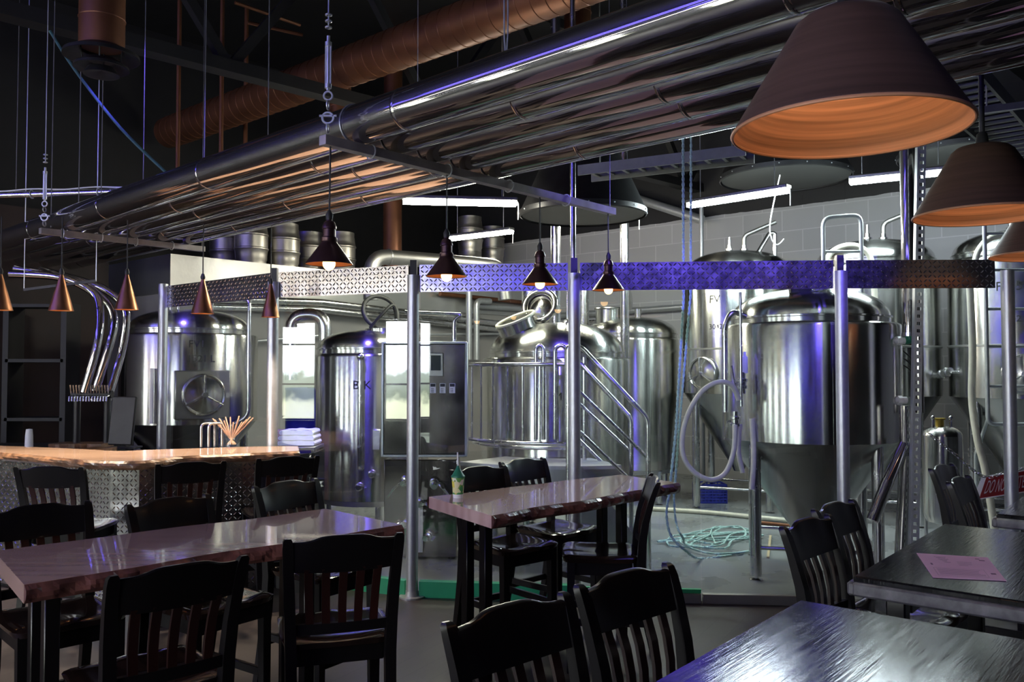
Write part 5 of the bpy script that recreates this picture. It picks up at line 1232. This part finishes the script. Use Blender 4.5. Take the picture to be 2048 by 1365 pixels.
M().lathe([(.001, 0), (.028, 0), (.029, .003), (.038, .115), (.040, .118), (.040, .121), (.036, .121)], 32).build('cup_body', cup_mat(), t)
M().lathe([(.041, .118), (.041, .126), (.034, .132), (.008, .178), (.006, .185)], 32).build('dome_lid', MT['greenpvc'], t)
M().tube([(0, 0, .02), (.001, 0, .185), (-.003, 0, .262)], .0045, 10).build('straw', MT['white'], t)
P = [Z(1833, 1108, TZ), Z(1975, 1117, TZ), Z(2013, 1164, TZ), Z(1866, 1157, TZ)]
ctr = sum(P, Vector())/4; m = M(); m.v = [tuple(p-ctr+Vector((0, 0, .0004))) for p in P]+[tuple(p-ctr+Vector((0, 0, .0016))) for p in P]; m.f = [(3, 2, 1, 0)[::-1], (4, 5, 6, 7)[::-1]]+[(i, (i+1) % 4, 4+(i+1) % 4, 4+i) for i in range(4)]
t = thing('menu_sheet', 'pink printed sheet of paper lying on the black table', 'paper', ctr+Vector((0, 0, .001)))
m.build('sheet', mat('pink_paper', (.85, .52, .70), 0, .7, var=(5, .05)), t, sharp=None)
at = lambda f, g: (P[0]*(1-f)*(1-g)+P[1]*f*(1-g)+P[2]*f*g+P[3]*(1-f)*g)-ctr+Vector((0, 0, .0020))
m = M(); rnd = random.Random(4)
def blk(f0, g0_, f1, g1_): m.add([at(f0, g0_), at(f1, g0_), at(f1, g1_), at(f0, g1_)], [(3, 2, 1, 0)])
for k in range(6):
    g = .12+.045*k; blk(.22+.02*k, g, .36+rnd.uniform(0, .12), g+.012)
for k in range(4): blk(.50, .30+.05*k, .60+rnd.uniform(0, .12), .308+.05*k)
for k in range(7): g = .64+.035*k; blk(.14, g, .74+rnd.uniform(-.05, .04), g+.008)
for a in ((.10, .60, .80, .604), (.10, .90, .80, .904), (.10, .60, .104, .904), (.797, .60, .80, .904), (.80, .10, .86, .13), (.84, .16, .92, .20), (.10, .42, .13, .50), (.86, .72, .93, .78)): blk(*a)
m.build('lettering', mat('faint_print', (.25, .10, .20), 0, .7, var=(5, .05)), t, sharp=None)

# ------------------------------------------------------------------ behind the bar
Y = 7.4
p = W(245, 893, Y); t = thing('order_screen', 'black order screen standing behind the bar, seen from its back', 'screen', (p.x, Y, 1.0))
rot = Matrix.Rotation(R(-12), 3, 'Z')@Matrix.Rotation(R(-8), 3, 'X')
zc = W(245, 842, Y).z-1.0
M().box((0, 0, zc), (.235, .03, .42), rot=rot, bev=.008).build('screen_back', MT['blacksteel'], t)
M().box((.02, .06, .06), (.03, .03, .14)).build('neck', MT['blacksteel'], t); M().box((.02, .05, .0095), (.2, .16, .015), bev=.003).build('base', MT['blacksteel'], t)
o = M().box((W(110, 737, 7.6).x-.25, 7.75, .4985), (1.5, .60, .997)).build('back_counter', MT['blacksteel'], loc=(W(110, 737, 7.6).x-.25, 7.75, 0), sharp=None); tag(o, 'dark low counter behind the bar, carrying the taps and screen', 'counter')
cx = W(180, 737, 7.6).x; t = thing('tap_tower', 'chrome row of beer taps on the counter behind the bar', 'tap tower', (cx, 7.6, 1.0))
za, zb_ = W(180, 803, 7.6).z-1.0, W(180, 775, 7.6).z-1.0; wd_ = W(222, 737, 7.6).x-W(142, 737, 7.6).x
M().tube([(-wd_/2, .05, za+.06), (wd_/2, .05, za+.06)], .035, 16).build('manifold', MT['blacksteel'], t)
for s in (-.38, .38): M().tube([(s*wd_, .05, 0), (s*wd_, .05, za+.06)], .03, 14).build('support', MT['blacksteel'], t)
for k in range(14):
    x = -wd_/2+wd_*(k+.5)/14; h = M().tube([(x, .0, za+.07), (x, -.015, zb_+.02)], [.005, .008], 8).build('tap_handle', MT['tubesteel'], t)
    M().tube([(x, .02, za+.05), (x, -.03, za+.04), (x, -.035, za)], .007, 8).build('spout', MT['tubesteel'], h)
p = W(12, 838, 7.2); o = M().lathe([(.001, 0), (.035, 0), (.032, .10), (.026, .16), (.001, .165)], 20, (p.x, 7.55, 1.0)).build('paper_roll', MT['white'], loc=(p.x, 7.55, 1.0)); tag(o, 'white upright roll standing on the counter behind the bar, at the frame edge', 'paper roll')
for lb, x0, x1, y in (('rough-edged wood board behind the taps', 100, 205, 858), ('short rough-edged wood board below the order screen', 218, 262, 884)):
    a, b = W(x0, y, 7.5), W(x1, y, 7.5); c = (a+b)/2
    m = M(); pth = [(-(b.x-a.x)/2*(1-2*k/14), 0, 0) for k in range(15)]
    m.prism([(q[0], -.12+random.uniform(-.02, .02)) for q in pth]+[(q[0], .12) for q in reversed(pth)], 0, .035)
    zz = 1.0 if x0 == 100 else c.z-.03
    o = m.move((c.x, 7.60 if x0 == 100 else 7.12, zz if x0 == 100 else 1.0)).build('wood_board', MT['barkbar'], sharp=None, loc=(c.x, 7.6 if x0 == 100 else 7.12, 1.0)); tag(o, lb, 'board')
t = thing('shelf_frame', 'dark open shelf frame against the red-brown wall behind the bar', 'shelf', (W(85, 737, 9.2).x, 9.2, 0))
q = px_local(t, [(28, 640, 9.2), (142, 640, 9.2), (28, 722, 9.2), (142, 722, 9.2), (28, 838, 9.2)])
for x in (q[0].x, q[1].x): M().box((x, 0, 1.2), (.06, .3, 2.4)).build('upright', MT['black'], t)
for z in (q[2].z, q[4].z, 2.37): M().box(((q[0].x+q[1].x)/2, 0, z), (q[1].x-q[0].x, .3, .035)).build('shelf_board', MT['black'], t)
# ------------------------------------------------------------------ between the tanks, left of the kettle
bx, by = W(618, 737, 9.2).x, 9.2
z1 = W(618, 778, 9.2).z
t = thing('blue_drum', 'dark blue drum standing between the towels and the kettle marked BK', 'drum', (bx, by, .012))
M().lathe([(.001, 0), (.24, 0), (.245, .02)]+sum([[(.245, .25+.3*k), (.255, .265+.3*k), (.255, .285+.3*k), (.245, .30+.3*k)] for k in range(4)], [])+[(.245, z1-.03), (.25, z1-.02), (.25, z1), (.235, z1), (.23, z1-.02), (.001, z1-.02)], 40).build('drum_body', mat('dark_blue_plastic', (.012, .014, .11), 0, .35, var=(6, .15)), t)
M().lathe([(.001, 0), (.05, 0), (.05, .025), (.001, .03)], 16, (.06, -.1, z1-.02)).build('bung_cap', MT['rubber'], t)
p = W(600, 890, 7.9); zt_ = p.z
t = thing('towel_shelf', 'small steel table carrying the white towels, behind the bar end', 'table', (p.x, 7.9, .012))
M().box((0, .0, zt_-.03), (.36, .40, .03), bev=.004).build('shelf_top', MT['steel_matte'], t)
for sx in (-.16, .16):
    for sy in (-.17, .17): M().box((sx, sy, (zt_-.04)/2), (.03, .03, zt_-.05)).build('leg', MT['tubesteel'], t)
MT['towel'] = mat('white_towel', (.80, .82, .82), 0, .9, var=(25, .06), bump=(60, .5, .006))
for k in range(3):
    m = M(); w, dpt, th = .32-.015*k, .30, .045; n = 16
    pr = [(-w/2, .004), (-w/2-.012, th/2), (-w/2, th-.004)]+[(-w/2+w*i/8, th+.004*math.sin(i*1.7+k)) for i in range(1, 8)]+[(w/2, th-.003), (w/2+.01, th/2), (w/2, .003)]
    m.v = [(x, -dpt/2, z) for x, z in pr]+[(x, dpt/2, z) for x, z in pr]; nn = len(pr)
    m.f = [tuple(reversed(range(nn)))[::-1], tuple(range(nn, 2*nn))[::-1]]+[(i, nn+i, nn+(i+1) % nn, (i+1) % nn) for i in range(nn)]
    o = m.move((p.x, 7.9, zt_+.002+.048*k-.0)).build('folded_towel', MT['towel'], loc=(p.x, 7.9, zt_+.048*k), sharp=50); tag(o, ['bottom white folded towel of the stack by the kettle', 'middle white folded towel of the stack by the kettle', 'top white folded towel of the stack by the kettle'][k], 'towel', 'folded towels by the kettle')
p = W(562, 737, 8.3); o = M().box((p.x, 8.4, .55), (.20, .30, 1.08), bev=.006).build('cardboard_box', mat('tan_cardboard', (.42, .31, .18), 0, .8, var=(6, .12)), loc=(p.x, 8.4, .012)); tag(o, 'tall tan cardboard box right of the post behind the bar', 'box')
# light strips added for reflections, then the blue stage spot cans
t = thing('wall_strip_lamp', 'long warm white strip lamp on the wall behind the viewer, above the windows', 'strip lamp', AB(-4, 7.2, 3.12), AANG)  # warm strip added for an unbroken streak along the overhead tubes
M().box((.055, 0, 0), (.03, 7.2, .05)).build('diffuser', mat('lit_warm_strip', (1, 1, 1), 0, .4, emit=((1, .86, .66), 26)), t, sharp=None); M().box((.03, 0, 0), (.05, 7.3, .09), bev=.01).build('housing', MT['blacksteel'], t)
MT['blue_led'] = mat('lit_blue_strip', (.1, .1, 1), 0, .4, emit=((.12, .09, 1.0), 8))  # blue strips added so tanks and overhead tubes reflect blue bands
for lb, z, bc, bl in (('lower long blue strip lamp on the wall behind the viewer, above the windows', 3.4, 1.2, 8.0), ('upper long blue strip lamp on the wall behind the viewer', 4.0, 1.2, 8.0), ('high blue strip lamp near the ceiling behind the viewer', 4.9, 7.6, 7.0), ('topmost blue strip lamp near the ceiling behind the viewer', 5.5, 7.6, 7.0)):
    t = thing('blue_strip_lamp', lb, 'strip lamp', AB(-4, bc, z), AANG)
    M().box((.075, 0, 0), (.03, bl, .16 if z < 4.5 else .26)).build('diffuser', MT['blue_led'], t, sharp=None); M().box((.035, 0, 0), (.06, bl+.1, .20 if z < 4.5 else .30), bev=.01).build('housing', MT['blacksteel'], t)
for k, (l, tg, pw, sz) in enumerate(BLUE_SPOTS):
    l = Vector(l); d = (Vector(tg)-l).normalized(); t = thing('stage_spot', 'black stage spot lamp throwing blue light, above the frame', 'spotlight', l, 0, 'blue stage spots'); q = d.to_track_quat('Z', 'Y').to_matrix()
    M().lathe([(.075, .02), (.075, -.16), (.05, -.20), (.001, -.20)], 24, (0, 0, 0), q).build('can', MT['blacksteel'], t)
    M().tube([d*-.1+Vector((0, 0, .07)), d*-.1+Vector((0, 0, CEIL-l.z+.1))], .012, 8).build('stem', MT['blacksteel'], t)
